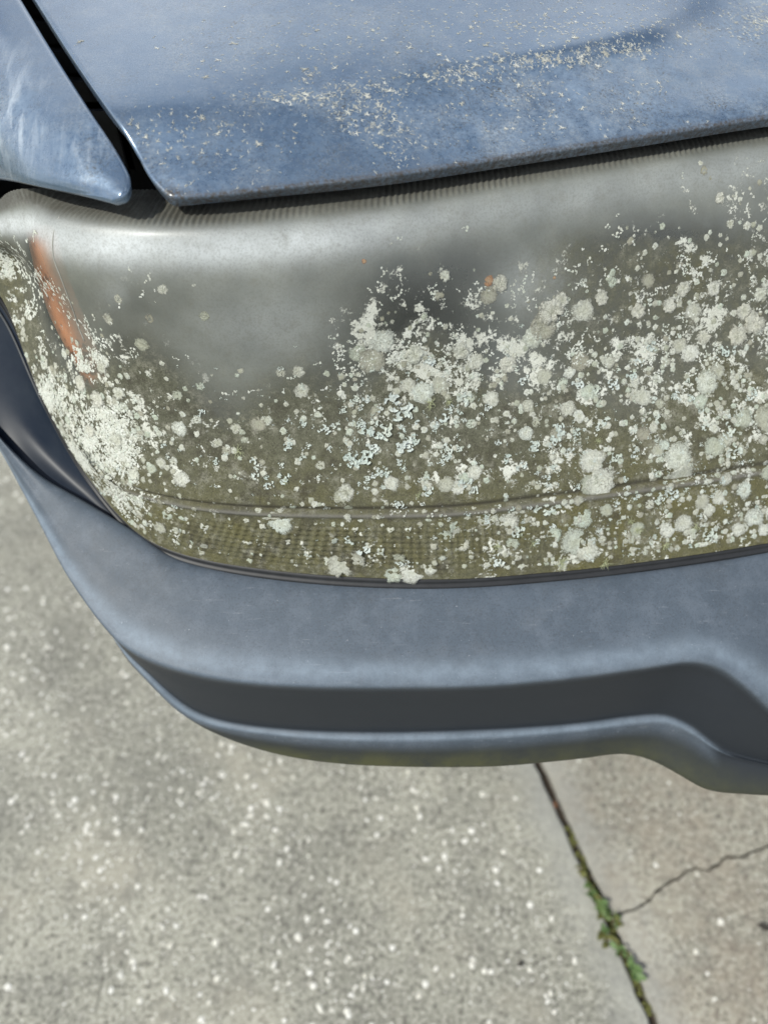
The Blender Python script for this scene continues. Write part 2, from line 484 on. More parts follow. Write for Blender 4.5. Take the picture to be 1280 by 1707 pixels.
M_white = mat_lichen('white_flake_lichen', ((0.0, (0.64, 0.66, 0.58)), (0.5, (0.78, 0.80, 0.74)), (1.0, (0.63, 0.68, 0.60))), gstr=0.35)
M_leafy = mat_lichen('leafy_lichen', ((0.0, (0.56, 0.64, 0.59)), (0.5, (0.66, 0.72, 0.69)), (1.0, (0.60, 0.66, 0.58))), 700, 0.3, (0.3, 0.36, 0.32))
M_beard = simple('beard_lichen', (0.46, 0.49, 0.30), 0.9, 0.2, 200)
M_tuft = mat_lichen('pale_tuft_lichen', ((0.0, (0.62, 0.63, 0.57)), (0.35, (0.78, 0.79, 0.75)), (0.6, (0.44, 0.44, 0.40)), (0.8, (0.72, 0.73, 0.67)), (1.0, (0.52, 0.52, 0.46))), 900, 0.2)

# ground materials
JA, JB = Vector(P(900, 1275, -CAM_Z)), Vector(P(1092, 1707, -CAM_Z))
JD = (JB - JA).normalized()
JN = Vector((-JD.y, JD.x, 0))           # points to +x side
if JN.x < 0: JN = -JN

def mat_concrete(name, ca, cb, cc, rosy):
    t = NT(name)
    big = t.noise(3.2, 5, 0.6)
    col = t.mix(t.ramp(big, (0.38, 0.0), (0.62, 1.0)), ca, cb)
    blot = t.ramp(t.noise(11, 6, 0.68), (0.46, 0.0), (0.68, 1.0))
    col = t.mix(t.math('MULTIPLY', blot, 0.8), col, cc)
    # tooled margin beside the joint: smoother, greyer
    dn = t.n('VectorMath'); dn.operation = 'DOT_PRODUCT'
    t.set(dn, 0, t.co); dn.inputs[1].default_value = JN
    dist = t.math('ABSOLUTE', t.math('SUBTRACT', dn.outputs['Value'], JA.dot(JN)))
    dist = t.math('ADD', dist, t.math('MULTIPLY', t.math('SUBTRACT', t.noise(17, 5, 0.7), 0.5), 0.11))
    marg = t.ramp(dist, (0.02, 1.0), (0.075, 0.0))
    grain = t.noise(240, 6, 0.75)
    gs = t.math('SUBTRACT', 1.0, t.math('MULTIPLY', marg, 0.6))
    col = t.mix(t.math('MULTIPLY', t.ramp(grain, (0.35, 0.8), (0.5, 0.0)), gs), col, (0.14, 0.13, 0.105))
    col = t.mix(t.math('MULTIPLY', t.ramp(grain, (0.54, 0.0), (0.68, 0.75)), gs), col, (0.62, 0.59, 0.52))
    g2 = t.noise(120, 5, 0.72)
    col = t.mix(t.math('MULTIPLY', t.ramp(g2, (0.38, 0.9), (0.49, 0.0)), gs), col, (0.11, 0.105, 0.09))
    col = t.mix(t.math('MULTIPLY', t.ramp(g2, (0.53, 0.0), (0.64, 0.7)), gs), col, (0.55, 0.53, 0.47))
    yel = t.ramp(t.noise(5.5, 4, 0.6), (0.52, 0.0), (0.68, 0.6))
    col = t.mix(t.math('MULTIPLY', yel, gs), col, (0.46, 0.435, 0.355))
    g3 = t.noise(34, 5, 0.7)
    col = t.mix(t.math('MULTIPLY', t.ramp(g3, (0.34, 0.5), (0.48, 0.0)), gs), col, (0.17, 0.165, 0.145))
    col = t.mix(t.math('MULTIPLY', marg, 0.4), col, (0.33, 0.335, 0.325))
    if rosy:
        pk = t.math('MULTIPLY', t.ramp(t.noise(7, 5, 0.7), (0.45, 0.0), (0.62, 1.0)), gs)
        col = t.mix(t.math('MULTIPLY', pk, 0.5), col, (0.345, 0.295, 0.23))
        sp = t.ramp(t.noise(75, 4, 0.7), (0.40, 1.0), (0.50, 0.0))
        col = t.mix(t.math('MULTIPLY', t.math('MULTIPLY', sp, gs), 0.5), col, (0.17, 0.145, 0.12))
    pit = t.vor(95, rnd=1.0)
    col = t.mix(t.math('MULTIPLY', t.ramp(pit, (0.0, 0.8), (0.11, 0.0)), 0.35), col, (0.10, 0.095, 0.08))
    nb = t.bump(t.math('MULTIPLY', grain, gs), 0.7, 0.003)
    return t.done(t.bsdf(Base_Color=col, Roughness=0.92, Normal=nb, Specular_IOR_Level=0.25))
M_con = mat_concrete('shell_concrete', (0.270, 0.270, 0.228), (0.440, 0.434, 0.364), (0.190, 0.191, 0.168), False)
M_con2 = mat_concrete('rosy_concrete', (0.330, 0.318, 0.262), (0.445, 0.425, 0.348), (0.22, 0.208, 0.172), True)
M_shell = mat_lichen('shell_fragment', ((0.0, (0.78, 0.76, 0.69)), (0.5, (0.86, 0.85, 0.81)), (1.0, (0.72, 0.70, 0.62))), 500, 0.1, (0.5, 0.48, 0.42))
M_soil = simple('joint_soil', (0.045, 0.034, 0.024), 0.95, 0.5, 150, bump=0.8, bscale=300)
M_lawn = simple('ground_soil', (0.10, 0.10, 0.05), 0.95, 0.4, 8)

# ================================================================== SETTING
def tag(o, label=None, cat=None, group=None, kind=None):
    for k, v in (('label', label), ('category', cat), ('group', group), ('kind', kind)):
        if v: o[k] = v
    return o

gme = mesh('ground', [(-900, -900, -0.14), (900, -900, -0.14), (900, 900, -0.14), (-900, 900, -0.14)], [(0, 1, 2, 3)], False)
tag(link('ground', gme, M_lawn), kind='structure')

driveway = bpy.data.objects.new('driveway', None)
COL.objects.link(driveway)
tag(driveway, kind='structure')

def prism(name, loop, mat, parent, bev=0.004, depth=0.1, z=0.0):
    """slab with a rounded arris: top polygon inset, a slanted strip, then the side"""
    n = len(loop)
    pts = [Vector((p[0], p[1])) for p in loop]
    ar = sum(pts[i].x * pts[(i + 1) % n].y - pts[(i + 1) % n].x * pts[i].y for i in range(n))
    if ar < 0: pts.reverse()
    V = []
    for lev, (ins, dz) in enumerate(((bev, 0), (bev * 0.35, -bev * 0.3), (0, -bev), (0, -depth))):
        for i in range(n):
            e0 = (pts[i] - pts[i - 1]).normalized()
            e1 = (pts[(i + 1) % n] - pts[i]).normalized()
            nm = Vector((-(e0.y + e1.y), e0.x + e1.x))
            nm = nm.normalized() if nm.length > 1e-6 else Vector((0, 0))
            q = pts[i] + nm * ins
            V.append((q.x, q.y, z + dz))
    Fc = [tuple(range(n))]
    for l in range(3):
        for i in range(n):
            j = (i + 1) % n
            Fc.append((l * n + j, l * n + i, (l + 1) * n + i, (l + 1) * n + j))
    return link(name, mesh(name, V, Fc, False), mat, parent)

def jp(s, off):                 # point along the joint, s metres from JA, off metres to the right
    q = JA + JD * s + JN * off
    return (q.x, q.y)

def wob(a, b, n, amp, seed):
    r = random.Random(seed)
    out = []
    for i in range(n + 1):
        s = a + (b - a) * i / n
        out.append((s, amp * (r.random() - 0.5)))
    return out
W2 = 0.0064
left_edge = [jp(s, -W2 + d) for s, d in wob(-3.0, 3.0, 420, 0.0032, 3)]
slab_l = left_edge + [jp(3.0, -3.0), jp(-3.0, -3.0)]
prism('concrete_slab', slab_l, M_con, driveway)
# crack across the right slab
crack_px = [(1022, 1529), (1050, 1518), (1075, 1508), (1090, 1492), (1108, 1476), (1130, 1466), (1148, 1450), (1162, 1447), (1180, 1452),
            (1196, 1443), (1212, 1430), (1235, 1429), (1255, 1420), (1280, 1411), (1330, 1398), (1400, 1372), (1500, 1330), (1650, 1290)]
cr = [Vector(P(u, v, -CAM_Z)).to_2d() for u, v in crack_px]
cr2 = []
r_ = random.Random(5)
for a, b in zip(cr[:-1], cr[1:]):
    for k in range(4):
        q = a.lerp(b, k / 4)
        cr2.append(q + Vector((r_.uniform(-1, 1), r_.uniform(-1, 1))) * (0.0014 if k else 0))
cr2.append(cr[-1]); 
last = cr2[-1]
cr2 += [last + Vector((0.5, 0.12)), last + Vector((2.2, 0.5))]
JA2 = Vector((JA.x, JA.y)); JD2 = Vector((JD.x, JD.y))
s_c = (cr2[0] - JA2).dot(JD2)
start = Vector(jp(s_c, W2 + 0.001))
up_edge = [jp(s, W2 + d) for s, d in wob(-3.0, s_c - 0.012, 220, 0.0030, 8)]
dn_edge = [jp(s, W2 + d) for s, d in wob(s_c + 0.012, 3.0, 220, 0.0030, 9)]
gap = Vector((0, 0.0016))
upper = up_edge + [tuple(start + gap)] + [tuple(q + gap * r_.uniform(0.5, 1.5)) for q in cr2[1:]] + [jp(-3.0, 3.0)]
lower = [tuple(q - gap * r_.uniform(0.5, 1.5)) for q in reversed(cr2[1:])] + [tuple(start - gap)] + dn_edge + [jp(3.0, 3.0)]
prism('concrete_slab', upper, M_con2, driveway, bev=0.0012)
prism('concrete_slab', lower, M_con2, driveway, bev=0.0012)
# soil at the bottom of the joint and crack
sl = []
r_ = random.Random(12)
jn = 260
for i in range(jn + 1):
    s = -3 + 6 * i / jn
    for off, dz in ((-0.009, -0.013), (-0.003, -0.011), (0.003, -0.011), (0.009, -0.013)):
        q = jp(s, off)
        sl.append((q[0], q[1], dz + r_.uniform(-0.003, 0.003)))
sf = [(i * 4 + k, i * 4 + k + 1, (i + 1) * 4 + k + 1, (i + 1) * 4 + k) for i in range(jn) for k in range(3)]
tag(link('joint_soil', mesh('joint_soil', sl, sf), M_soil), kind='structure')

# shell fragments set in the concrete
def pebble(seg, flat, r):
    V = []
    for lv, (rr, zz) in enumerate(((1.0, 0.0), (0.72, 0.6))):
        for k in range(seg):
            a = 2 * math.pi * k / seg + 0.3 * lv
            q = rr * r.uniform(0.7, 1.15)
            V.append((q * math.cos(a), q * math.sin(a), zz * flat))
    V.append((0, 0, flat))
    Fc = [(k, (k + 1) % seg, seg + (k + 1) % seg, seg + k) for k in range(seg)] + [(seg + k, seg + (k + 1) % seg, 2 * seg) for k in range(seg)]
    return np.array(V), Fc
pebs = [pebble(6, 0.35, random.Random(i)) for i in range(12)]
pieces, tints = [], []
n_done = 0
while n_done < 26000:
    x, y = random.uniform(-1.2, 1.1), random.uniform(-0.35, 1.6)
    dj = (Vector((x, y)) - JA2).dot(Vector((JN.x, JN.y)))
    if abs(dj) < 0.035 + random.random() * 0.05: continue
    if dj > 0 and random.random() < 0.80: continue
    cl = math.sin(x * 9 + 1.7) * math.sin(y * 11 + 0.6) + math.sin(x * 23 + y * 17)
    if random.random() > 0.55 + 0.25 * cl: continue
    big = random.random() < 0.11
    r0 = random.uniform(0.0024, 0.0060) if big else 0.0007 + 0.0021 * random.random() ** 2
    v, f = pebs[random.randrange(12)]
    a = random.uniform(0, 6.28)
    s2 = random.uniform(0.55, 1.0)
    M = np.array([[math.cos(a), -math.sin(a) * s2, 0], [math.sin(a), math.cos(a) * s2, 0], [0, 0, 1]])
    pieces.append(((v * r0) @ M.T + np.array([x, y, -0.0003]), f))
    tints.append(random.random())
    n_done += 1
sh = link('shell_fragments', join_pieces('shell_fragments', pieces, tints), M_shell, driveway)
tag(sh, kind='stuff')

# ================================================================== CAR
car = bpy.data.objects.new('car', None)
COL.objects.link(car)
tag(car, 'blue car with a clouded lichen covered headlight parked on the concrete driveway', 'car')

# ---------------- bumper: rows run from the tucked lower edge up to the seal under the lens
def wz(p, dz=0.0, dx=0.0, dy=0.0):
    return (p[0] + dx, p[1] + dy, p[2] + dz)

crease = [(-110, 600, -.395), (-10, 735, -.425), (58, 858, -.450), (128, 985, -.470), (214, 1084, -.485), (330, 1126, -.487), (470, 1143, -.487), (640, 1147, -.487),
          (800, 1144, -.487), (960, 1130, -.487), (1090, 1112, -.487), (1152, 1103, -.487), (1195, 1112, -.492), (1240, 1142, -.505), (1300, 1195, -.528), (1420, 1255, -.555), (1750, 1240, -.56)]
cre = [P(*c) for c in crease]
top = [P(*c) for c in [(-115, 570, -.375), (-20, 705, -.410), (62, 788, -.432), (135, 832, -.441), (222, 884, -.448), (300, 934, -.456), (450, 962, -.461), (640, 976, -.461),
       (800, 976, -.461), (960, 963, -.461), (1090, 950, -.461), (1152, 941, -.461), (1195, 935, -.461), (1240, 927, -.461), (1300, 915, -.461), (1420, 890, -.461), (1750, 810, -.461)]]
lip_t = [(0,), (0,), (0,), (0,), (236, 1112, -.530), (330, 1190, -.562), (470, 1217, -.566), (640, 1223, -.566), (800, 1219, -.566), (960, 1208, -.566), (1060, 1195, -.566),
         (1105, 1193, -.566), (1150, 1211, -.574), (1200, 1250, -.592), (1290, 1275, -.603), (1420, 1300, -.612), (1750, 1300, -.615)]
lip_o = [(0,), (0,), (0,), (0,), (233, 1123, -0.5370), (322, 1202, -0.5680), (466, 1231, -0.5710), (640, 1241, -0.5710), (802, 1237, -0.5710), (962, 1224, -0.5710), (1062, 1212, -0.5710),
         (1108, 1210, -0.5730), (1150, 1227, -0.5810), (1200, 1257, -0.5940), (1290, 1279, -0.6030), (1420, 1303, -0.6120), (1750, 1303, -0.6140)]
und = [(0,), (0,), (0,), (0,), (238, 1128, -.548), (332, 1210, -.582), (476, 1259, -.592), (645, 1275, -.594), (806, 1275, -.594), (964, 1262, -.594), (1050, 1253, -.594),
       (1095, 1262, -.597), (1140, 1285, -.603), (1185, 1310, -.612), (1255, 1320, -.618), (1420, 1330, -.624), (1750, 1330, -.626)]
def rowp(row, drop):
    out = []
    for i, c in enumerate(row):
        if len(c) == 1:
            q = cre[i]
            out.append((q[0] + 0.006, q[1] + 0.004, q[2] - drop * (0.55 + 0.45 * i / 4)))
        else: out.append(P(*c))
    return out
LT, LO, UN = rowp(lip_t, .075), rowp(lip_o, .085), rowp(und, .105)
LT2 = [tuple(np.array(a) * 0.5 + np.array(b) * 0.5 + np.array([0, -0.0018, 0.0022])) for a, b in zip(LT, LO)]
def lerp(a, b, t): return [tuple(np.array(p) * (1 - t) + np.array(q) * t) for p, q in zip(a, b)]
face_t = [wz(p, -0.0075, 0, 0.0012) for p in cre]
shelf_f = [tuple(np.array(p) + (np.array(q) - np.array(p)) * 0.10 + np.array([0, 0, 0.0012])) for p, q in zip(cre, top)]
sh_mid = [tuple(np.array(p) * 0.5 + np.array(q) * 0.5 + np.array([0, -0.001, 0.004])) for p, q in zip(cre, top)]
tuck = [(p[0] * 0.99, p[1] + 0.10, p[2] - 0.012) for p in UN]
back = [(p[0] + 0.001, p[1] + 0.004, p[2] - 0.022) for p in top]
rows = [tuck, UN, lerp(UN, LO, .5), LO, LT2, LT, lerp(LT, face_t, .15), lerp(LT, face_t, .6), face_t, cre, shelf_f, sh_mid, top, back]
for r in rows:                                   # the bumper goes on past the frame towards the car's middle
    q = r[-1]
    r += [(q[0] + 0.25, q[1] - 0.012, q[2]), (q[0] + 0.55, q[1] - 0.012, q[2])]
B, kr, kc = surf(rows, 200, 620, 3, 14)
tt = np.linspace(0, 1, 200)[:, None] * np.ones((1, 620))
uu, vv = project(B)
k_face, k_lip, k_und = kr[8], kr[5], kr[2]
face_shade = sstep(kr[9] + 0.012, kr[8] - 0.01, tt) * sstep(kr[5] - .005, kr[5] + .012, tt)
face_shade = np.maximum(face_shade, sstep(kr[3] + .004, kr[2], tt) * 1.0)
face_shade = np.maximum(face_shade, sstep(1165, 1205, uu) * sstep(kr[9] + 0.012, kr[8] - 0.01, tt))
alg = sstep(kr[3], kr[1], tt) * sstep(250, 480, uu) * (0.5 + 0.5 * blob(uu, vv, 700, 1270, 300, 60))
bumper = link('bumper', grid_mesh('bumper', B, None, {'face_shade': face_shade, 'algae': alg, 'pale': np.clip(np.exp(-((tt - kr[10] - .01) / 0.035) ** 2) + np.exp(-((tt - kr[4] - .003) / 0.0075) ** 2), 0, 1) * (1 - sstep(1180, 1230, uu) * sstep(kr[9] + .01, kr[9] - .01, tt))}), M_bump, car)

# ---------------- headlight
Fr = [(-105, 392, -.288), (-52, 432, -.303), (0, 492, -.328), (70, 664, -.385), (150, 800, -.432), (255, 905, -.448), (440, 949, -.452), (720, 966, -.452), (930, 953, -.452), (1110, 932, -.452), (1300, 902, -.452), (1500, 865, -.452)]
Er = [(-104, 389, -.286), (-50, 424, -.299), (5, 478, -.320), (80, 645, -.372), (168, 789, -.410), (290, 836, -.408), (470, 853, -.405), (715, 853, -.405), (915, 833, -.405), (1105, 806, -.405), (1300, 777, -.405), (1500, 745, -.405)]
Dr = [(-102, 384, -.282), (-46, 405, -.289), (20, 432, -.300), (102, 545, -.322), (205, 640, -.335), (340, 668, -.338), (500, 665, -.337), (705, 645, -.335), (900, 612, -.333), (1100, 580, -.332), (1300, 545, -.330), (1500, 510, -.328)]
Cr = [(-100, 379, -.278), (-42, 388, -.278), (28, 388, -.262), (92, 422, -.256), (190, 437, -.250), (330, 439, -.247), (500, 426, -.246), (700, 398, -.245), (900, 360, -.244), (1100, 325, -.243), (1300, 290, -.242), (1500, 250, -.241)]
Br = [(-98, 374, -.274), (-38, 368, -.268), (38, 347, -.244), (100, 367, -.237), (200, 381, -.233), (330, 384, -.231), (500, 370, -.231), (700, 343, -.230), (900, 308, -.229), (1100, 273, -.228), (1300, 237, -.227), (1500, 196, -.226)]
pts = [[P(*c) for c in r] for r in (Fr, Er, Dr, Cr, Br)]
Ar = [wz(p, 0.004, dx, 0.040) for p, dx in zip(pts[-1], (0.03, 0.03, .02, .015, .01, .005, 0, 0, 0, 0, 0, 0))]
Ar[0] = wz(pts[-1][0], .002, .004, .004); Ar[1] = wz(pts[-1][1], .003, .004, .010); Ar[2] = P(27, 315, -.238); Ar[3] = wz(pts[-1][3], .004, .02, .03)
pts.append(Ar)
NR, NC = 300, 900
L, lr, lc = surf(pts, NR, NC, 12, 60)
lt = np.linspace(0, 1, NR)[:, None] * np.ones((1, NC))
N = normals(L)
lu, lv = project(L)
# horizontal run length along the lens
run = np.concatenate([np.zeros((NR, 1)), np.cumsum(np.linalg.norm(np.diff(L, axis=1), axis=2), axis=1)], axis=1)
kE, kB = lr[1], lr[4]
disp = np.zeros((NR, NC))
fadeL = sstep(100, 190, lu)
g_d = (lt - kE)
disp += -0.0020 * np.exp(-((g_d - 0.006) / 0.006) ** 2) * sstep(60, 260, lu)
disp += 0.0017 * np.exp(-((g_d + 0.008) / 0.006) ** 2) * sstep(60, 200, lu)
disp += 0.0006 * np.clip((kE - lt) / kE, 0, 1) * 0
run1 = run[int(lr[4] * NR)][None, :]
rib = np.sin(run1 * 2 * math.pi / 0.0040)
ribm = sstep(kB + 0.010, kB + 0.030, lt)
disp += 0.0006 * rib * ribm * (0.35 + 0.65 * np.clip(0.5 + 0.5 * np.sin(run1 * 37) + 0.4 * np.sin(run1 * 91 + 1), 0, 1))
flm = blob(lu, lv, 560, 905, 210, 60) ** 0.5 * sstep(kE - 0.025, kE - 0.045, lt) * sstep(0.005, 0.03, lt)
vrun = np.cumsum(np.linalg.norm(np.diff(L, axis=0, prepend=L[:1]), axis=2), axis=0)
disp += 0.0006 * flm * (np.sin(run1 * 2 * math.pi / 0.0044) + np.sin(vrun * 2 * math.pi / 0.0042))
# granular unevenness
L = L + N * disp[..., None]
N = normals(L)

# where lichen grows, read off the photograph: cells of 80 x 60 px from (0, 330)
CR = """0000000000001123
1000000011012334
3011000122222455
4110000554444666
6731000655555555
7752111334444555
7662211222233444
0753121222233444
0354222323334445
0033222234455566
0003233434455555"""
LE = """0000000000000000
0000000000000000
0000000000000000
0000000000100010
0000001111111101
0001111333232222
0001112433233332
0011122332233333
0001111211222222
0000011112344333
0000001111222222"""
def field(txt, u, v):
    A = np.array([[int(c) for c in r] for r in txt.split()], float) / 9
    A = np.pad(A, ((1, 1), (1, 1)), mode='edge')
    x = np.clip((u - 40) / 80 + 1, 0, A.shape[1] - 1.001)
    y = np.clip((v - 360) / 60 + 1, 0, A.shape[0] - 1.001)
    i, j = y.astype(int), x.astype(int)
    fy, fx = y - i, x - j
    return (A[i, j] * (1 - fy) * (1 - fx) + A[i + 1, j] * fy * (1 - fx) + A[i, j + 1] * (1 - fy) * fx + A[i + 1, j + 1] * fy * fx)
crust = field(CR, lu, lv)
leafy = field(LE, lu, lv)
below_sh = np.maximum(sstep(lr[3] + .06, lr[3] - .10, lt), sstep(980, 1160, lu) * sstep(lr[3] + .10, lr[3] - .02, lt))          # nothing grows on the shoulder
crust *= below_sh * (1 - 0.55 * sstep(260, 120, lu))
haze_refl = 0.86 + 0.30 * blob(lu, lv, 430, 520, 170, 100) + 0.34 * blob(lu, lv, 905, 470, 110, 60) - 0.80 * blob(lu, lv, 690, 535, 125, 115) \
    - 0.30 * blob(lu, lv, 790, 420, 90, 60) - 0.60 * blob(lu, lv, 1110, 420, 130, 80) - 0.25 * blob(lu, lv, 260, 470, 110, 60) - 0.32 * blob(lu, lv, 215, 620, 60, 90)  # cloudy plastic, with light and dark reflection patches painted in
haze_refl = np.clip(haze_refl + 0.4 * sstep(lr[2] + .22, lr[3], lt), 0.05, 0.97)
sheen = 1.0 * np.exp(-((lt - lr[3] - 0.030) / 0.042) ** 2) * (0.32 + 0.68 * sstep(800, 450, lu)) + 0.34 * blob(lu, lv, 440, 540, 130, 60) + 0.42 * blob(lu, lv, 905, 475, 90, 50) + 0.25 * blob(lu, lv, 190, 490, 30, 25)  # shoulder highlight and bright reflection patches painted into the lens colour
amber_c = [(52, 392), (62, 430), (76, 480), (94, 530), (114, 575), (140, 622)]
au = np.interp(lv, [c[1] for c in amber_c], [c[0] for c in amber_c])
am = np.exp(-((lu - au) / 20) ** 2) * sstep(370, 410, lv) * sstep(670, 600, lv)
haze_refl = haze_refl * (1 - 0.82 * am)
grime = sstep(545, 690, lv + 40 * np.sin(lu / 90) + 25 * np.sin(lu / 37 + 1)) * 0.92
grime = np.maximum(grime, sstep(60, 10, lu - 0.35 * (lv - 400)) * sstep(370, 440, lv) * 0.75)
grime = np.maximum(grime, 0.62 * sstep(820, 980, lu) * sstep(345, 430, lv))
grime *= (1 - 0.95 * am) * np.maximum(below_sh, sstep(70, 20, lu) * sstep(370, 420, lv))
dirt_shade = 0.75 * sstep(kB - .01, kB + .05, lt) + 0.8 * np.exp(-((g_d - 0.010) / 0.006) ** 2) * sstep(150, 300, lu)  # soiled ribs and groove; ribs painted darker for shade under the hood
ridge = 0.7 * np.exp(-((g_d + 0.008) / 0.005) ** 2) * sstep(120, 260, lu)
green = np.clip(0.35 * sstep(850, 1000, lu) + sstep(700, 880, lv) * 0.8 + 0.9 * blob(lu, lv, 1130, 460, 60, 60) + 0.6 * blob(lu, lv, 1250, 260, 60, 30) + sstep(90, 0, lu) * .7, 0, 1)

ho = pts[0] and None
hous_B = L[:, ::6] - N[:, ::6] * 0.032
hous_B = smooth1(smooth1(hous_B[::4], 0, 30), 1, 30)
headlight = link('headlight', grid_mesh('headlight', hous_B), M_house, car)
lens = link('lens', grid_mesh('lens', L, None, {'haze_refl': haze_refl, 'grime': grime, 'crust': crust * (1 - 0.55 * sstep(770, 830, lv)) * (1 - 0.30 * sstep(850, 1000, lu)), 'green': green, 'dirt_shade': dirt_shade, 'ridge': ridge, 'sheen': sheen}), M_lens, headlight)

# find the lens point under a photograph position
sub = (slice(None, None, 3), slice(None, None, 3))
lus, lvs = lu[sub].ravel(), lv[sub].ravel()
Ls, Ns = L[sub].reshape(-1, 3), N[sub].reshape(-1, 3)
T_all = np.gradient(L, axis=1)[sub].reshape(-1, 3)
T_all /= np.linalg.norm(T_all, axis=1, keepdims=True)
def on_lens(u, v):
    return int(np.argmin((lus - u) ** 2 + (lvs - v) ** 2))
def frame(i, rot, Pn=Ls, Nn=Ns, Tn=T_all):
    n, t = Nn[i], Tn[i]
    b = np.cross(n, t)
    c, s = math.cos(rot), math.sin(rot)
    return np.stack([t * c + b * s, -t * s + b * c, n], 1), Pn[i]
def mat4(i, rot, scale, lift=0.0, **k):
    A, p = frame(i, rot, **k)
    m = Matrix.Identity(4)
    for r in range(3):
        for c in range(3): m[r][c] = A[r, c] * scale
        m[r][3] = p[r] + A[r, 2] * lift
    return m

# amber marker behind the lens, the moulded seam
ab = []
for du in (-26, -12, 0, 12, 26):
    row = []
    for (u, v) in [(47, 372)] + amber_c + [(158, 655)]:
        i = on_lens(u + du, v)
        row.append(tuple(Ls[i] - Ns[i] * (0.0035 + 0.004 * (abs(du) / 26) ** 2)))
    ab.append(row)
AB, _, _ = surf(ab, 16, 60, 4, 10)
link('amber_marker', grid_mesh('amber_marker', AB), M_amber, headlight)
sp_ = []
for (u, v) in [(98, 362), (91, 385), (88, 405), (90, 430), (101, 455), (111, 485), (121, 515), (132, 545), (143, 570)]:
    i = on_lens(u, v)
    sp_.append(tuple(Ls[i] + Ns[i] * 0.0001))
S_, _, _ = surf([sp_, sp_], 2, 40, 0, 6)
v_, f_ = tube(S_[0], 0.00045, 6)
link('seam', mesh('seam', v_, f_), M_seam, headlight)
# dull reflector bowl inside
bowl_c = Vector(Ls[on_lens(760, 560)]) - Vector(Ns[on_lens(760, 560)]) * 0.03
bn = Vector(Ns[on_lens(760, 560)])
bv, bf = [], []
q_ = bn.to_track_quat('Z', 'Y').to_matrix()
for a_ in range(6):
    rr = 0.062 * (a_ + 0.3) / 5.3
    for k in range(32):
        an = 2 * math.pi * k / 32
        bv.append(tuple(bowl_c + q_ @ Vector((rr * math.cos(an), rr * math.sin(an), -0.03 + 0.03 * (a_ / 5) ** 2))))
bf = [(a_ * 32 + k, a_ * 32 + (k + 1) % 32, (a_ + 1) * 32 + (k + 1) % 32, (a_ + 1) * 32 + k) for a_ in range(5) for k in range(32)]
link('reflector', mesh('reflector', bv, bf), M_house, headlight)

# rubber seal between lens and bumper
ed = [tuple(np.array(p) + np.array([0, -0.001, -0.0035])) for p in pts[0]]
Sd, _, _ = surf([ed, ed], 2, 220, 0, 25)
line = Sd[0]
prof = [(-.0045, .0030), (-.0022, .0040), (0.0, .0032), (.0008, .0012), (.0022, .0022), (.0040, .0016), (.0052, -.0010), (.0052, -.012)]
SB = []
for a_, h_ in prof:
    nn = np.array([0, -0.55, 0.83])
    dn_ = np.array([0, -0.83, -0.55])
    SB.append(line + dn_ * a_ + nn * (h_ - 0.003))
SB = np.array(SB)[::-1]
link('seal', grid_mesh('seal', SB), M_seal, headlight)

# ---------------- lichen on the lens
def rosette(seg, rings, jag, gran, r, h=0.035):
    ph = [(k, r.uniform(0, 6.28), r.uniform(0.3, 1.0) * 0.21 / k ** 0.4) for k in range(2, 9)]
    prof = {3: ((0.45, 1.0), (0.85, 0.8), (1.0, 0.0)), 5: ((0.25, .85), (0.5, .9), (0.74, 1.05), (0.92, .8), (1.0, 0.0))}[rings]
    V = [(0, 0, h * 0.8)]
    edge = [1 + sum(a * math.cos(k * 2 * math.pi * s / seg + p) for k, p, a in ph) + r.uniform(-jag, jag) for s in range(seg)]
    for rr, hh in prof:
        for s in range(seg):
            an = 2 * math.pi * s / seg
            e = rr * (1 + (edge[s] - 1) * rr ** 1.5) * (1 + r.uniform(-gran, gran) * 0.25)
            V.append((e * math.cos(an), e * math.sin(an), max(0, h * hh * (1 + r.uniform(-gran, gran) * 2.2)) - (0.02 if hh == 0 else 0)))
    Fc = [(0, 1 + s, 1 + (s + 1) % seg) for s in range(seg)]
    for q in range(rings - 1):
        o = 1 + q * seg
        Fc += [(o + s, o + seg + s, o + seg + (s + 1) % seg, o + (s + 1) % seg) for s in range(seg)]
    return np.array(V), Fc

rr_ = random.Random(21)
def smooth_mesh(name, vf, tint):
    return mesh(name, vf[0], vf[1], True, {'tint': np.full(len(vf[0]), tint), 'rad': np.clip(np.linalg.norm(vf[0][:, :2], axis=1), 0, 1.1)})
RO = [smooth_mesh('lichen_rosette', rosette(26, 5, 0.07, 0.16, rr_), 0.1 * i) for i in range(10)]
for m_ in RO: m_.materials.append(M_crust)
RW = [smooth_mesh('lichen_rosette', rosette(26, 5, 0.22, 0.25, rr_, 0.13), 0.1 * i) for i in range(6)]
for m_ in RW: m_.materials.append(M_wcrust)

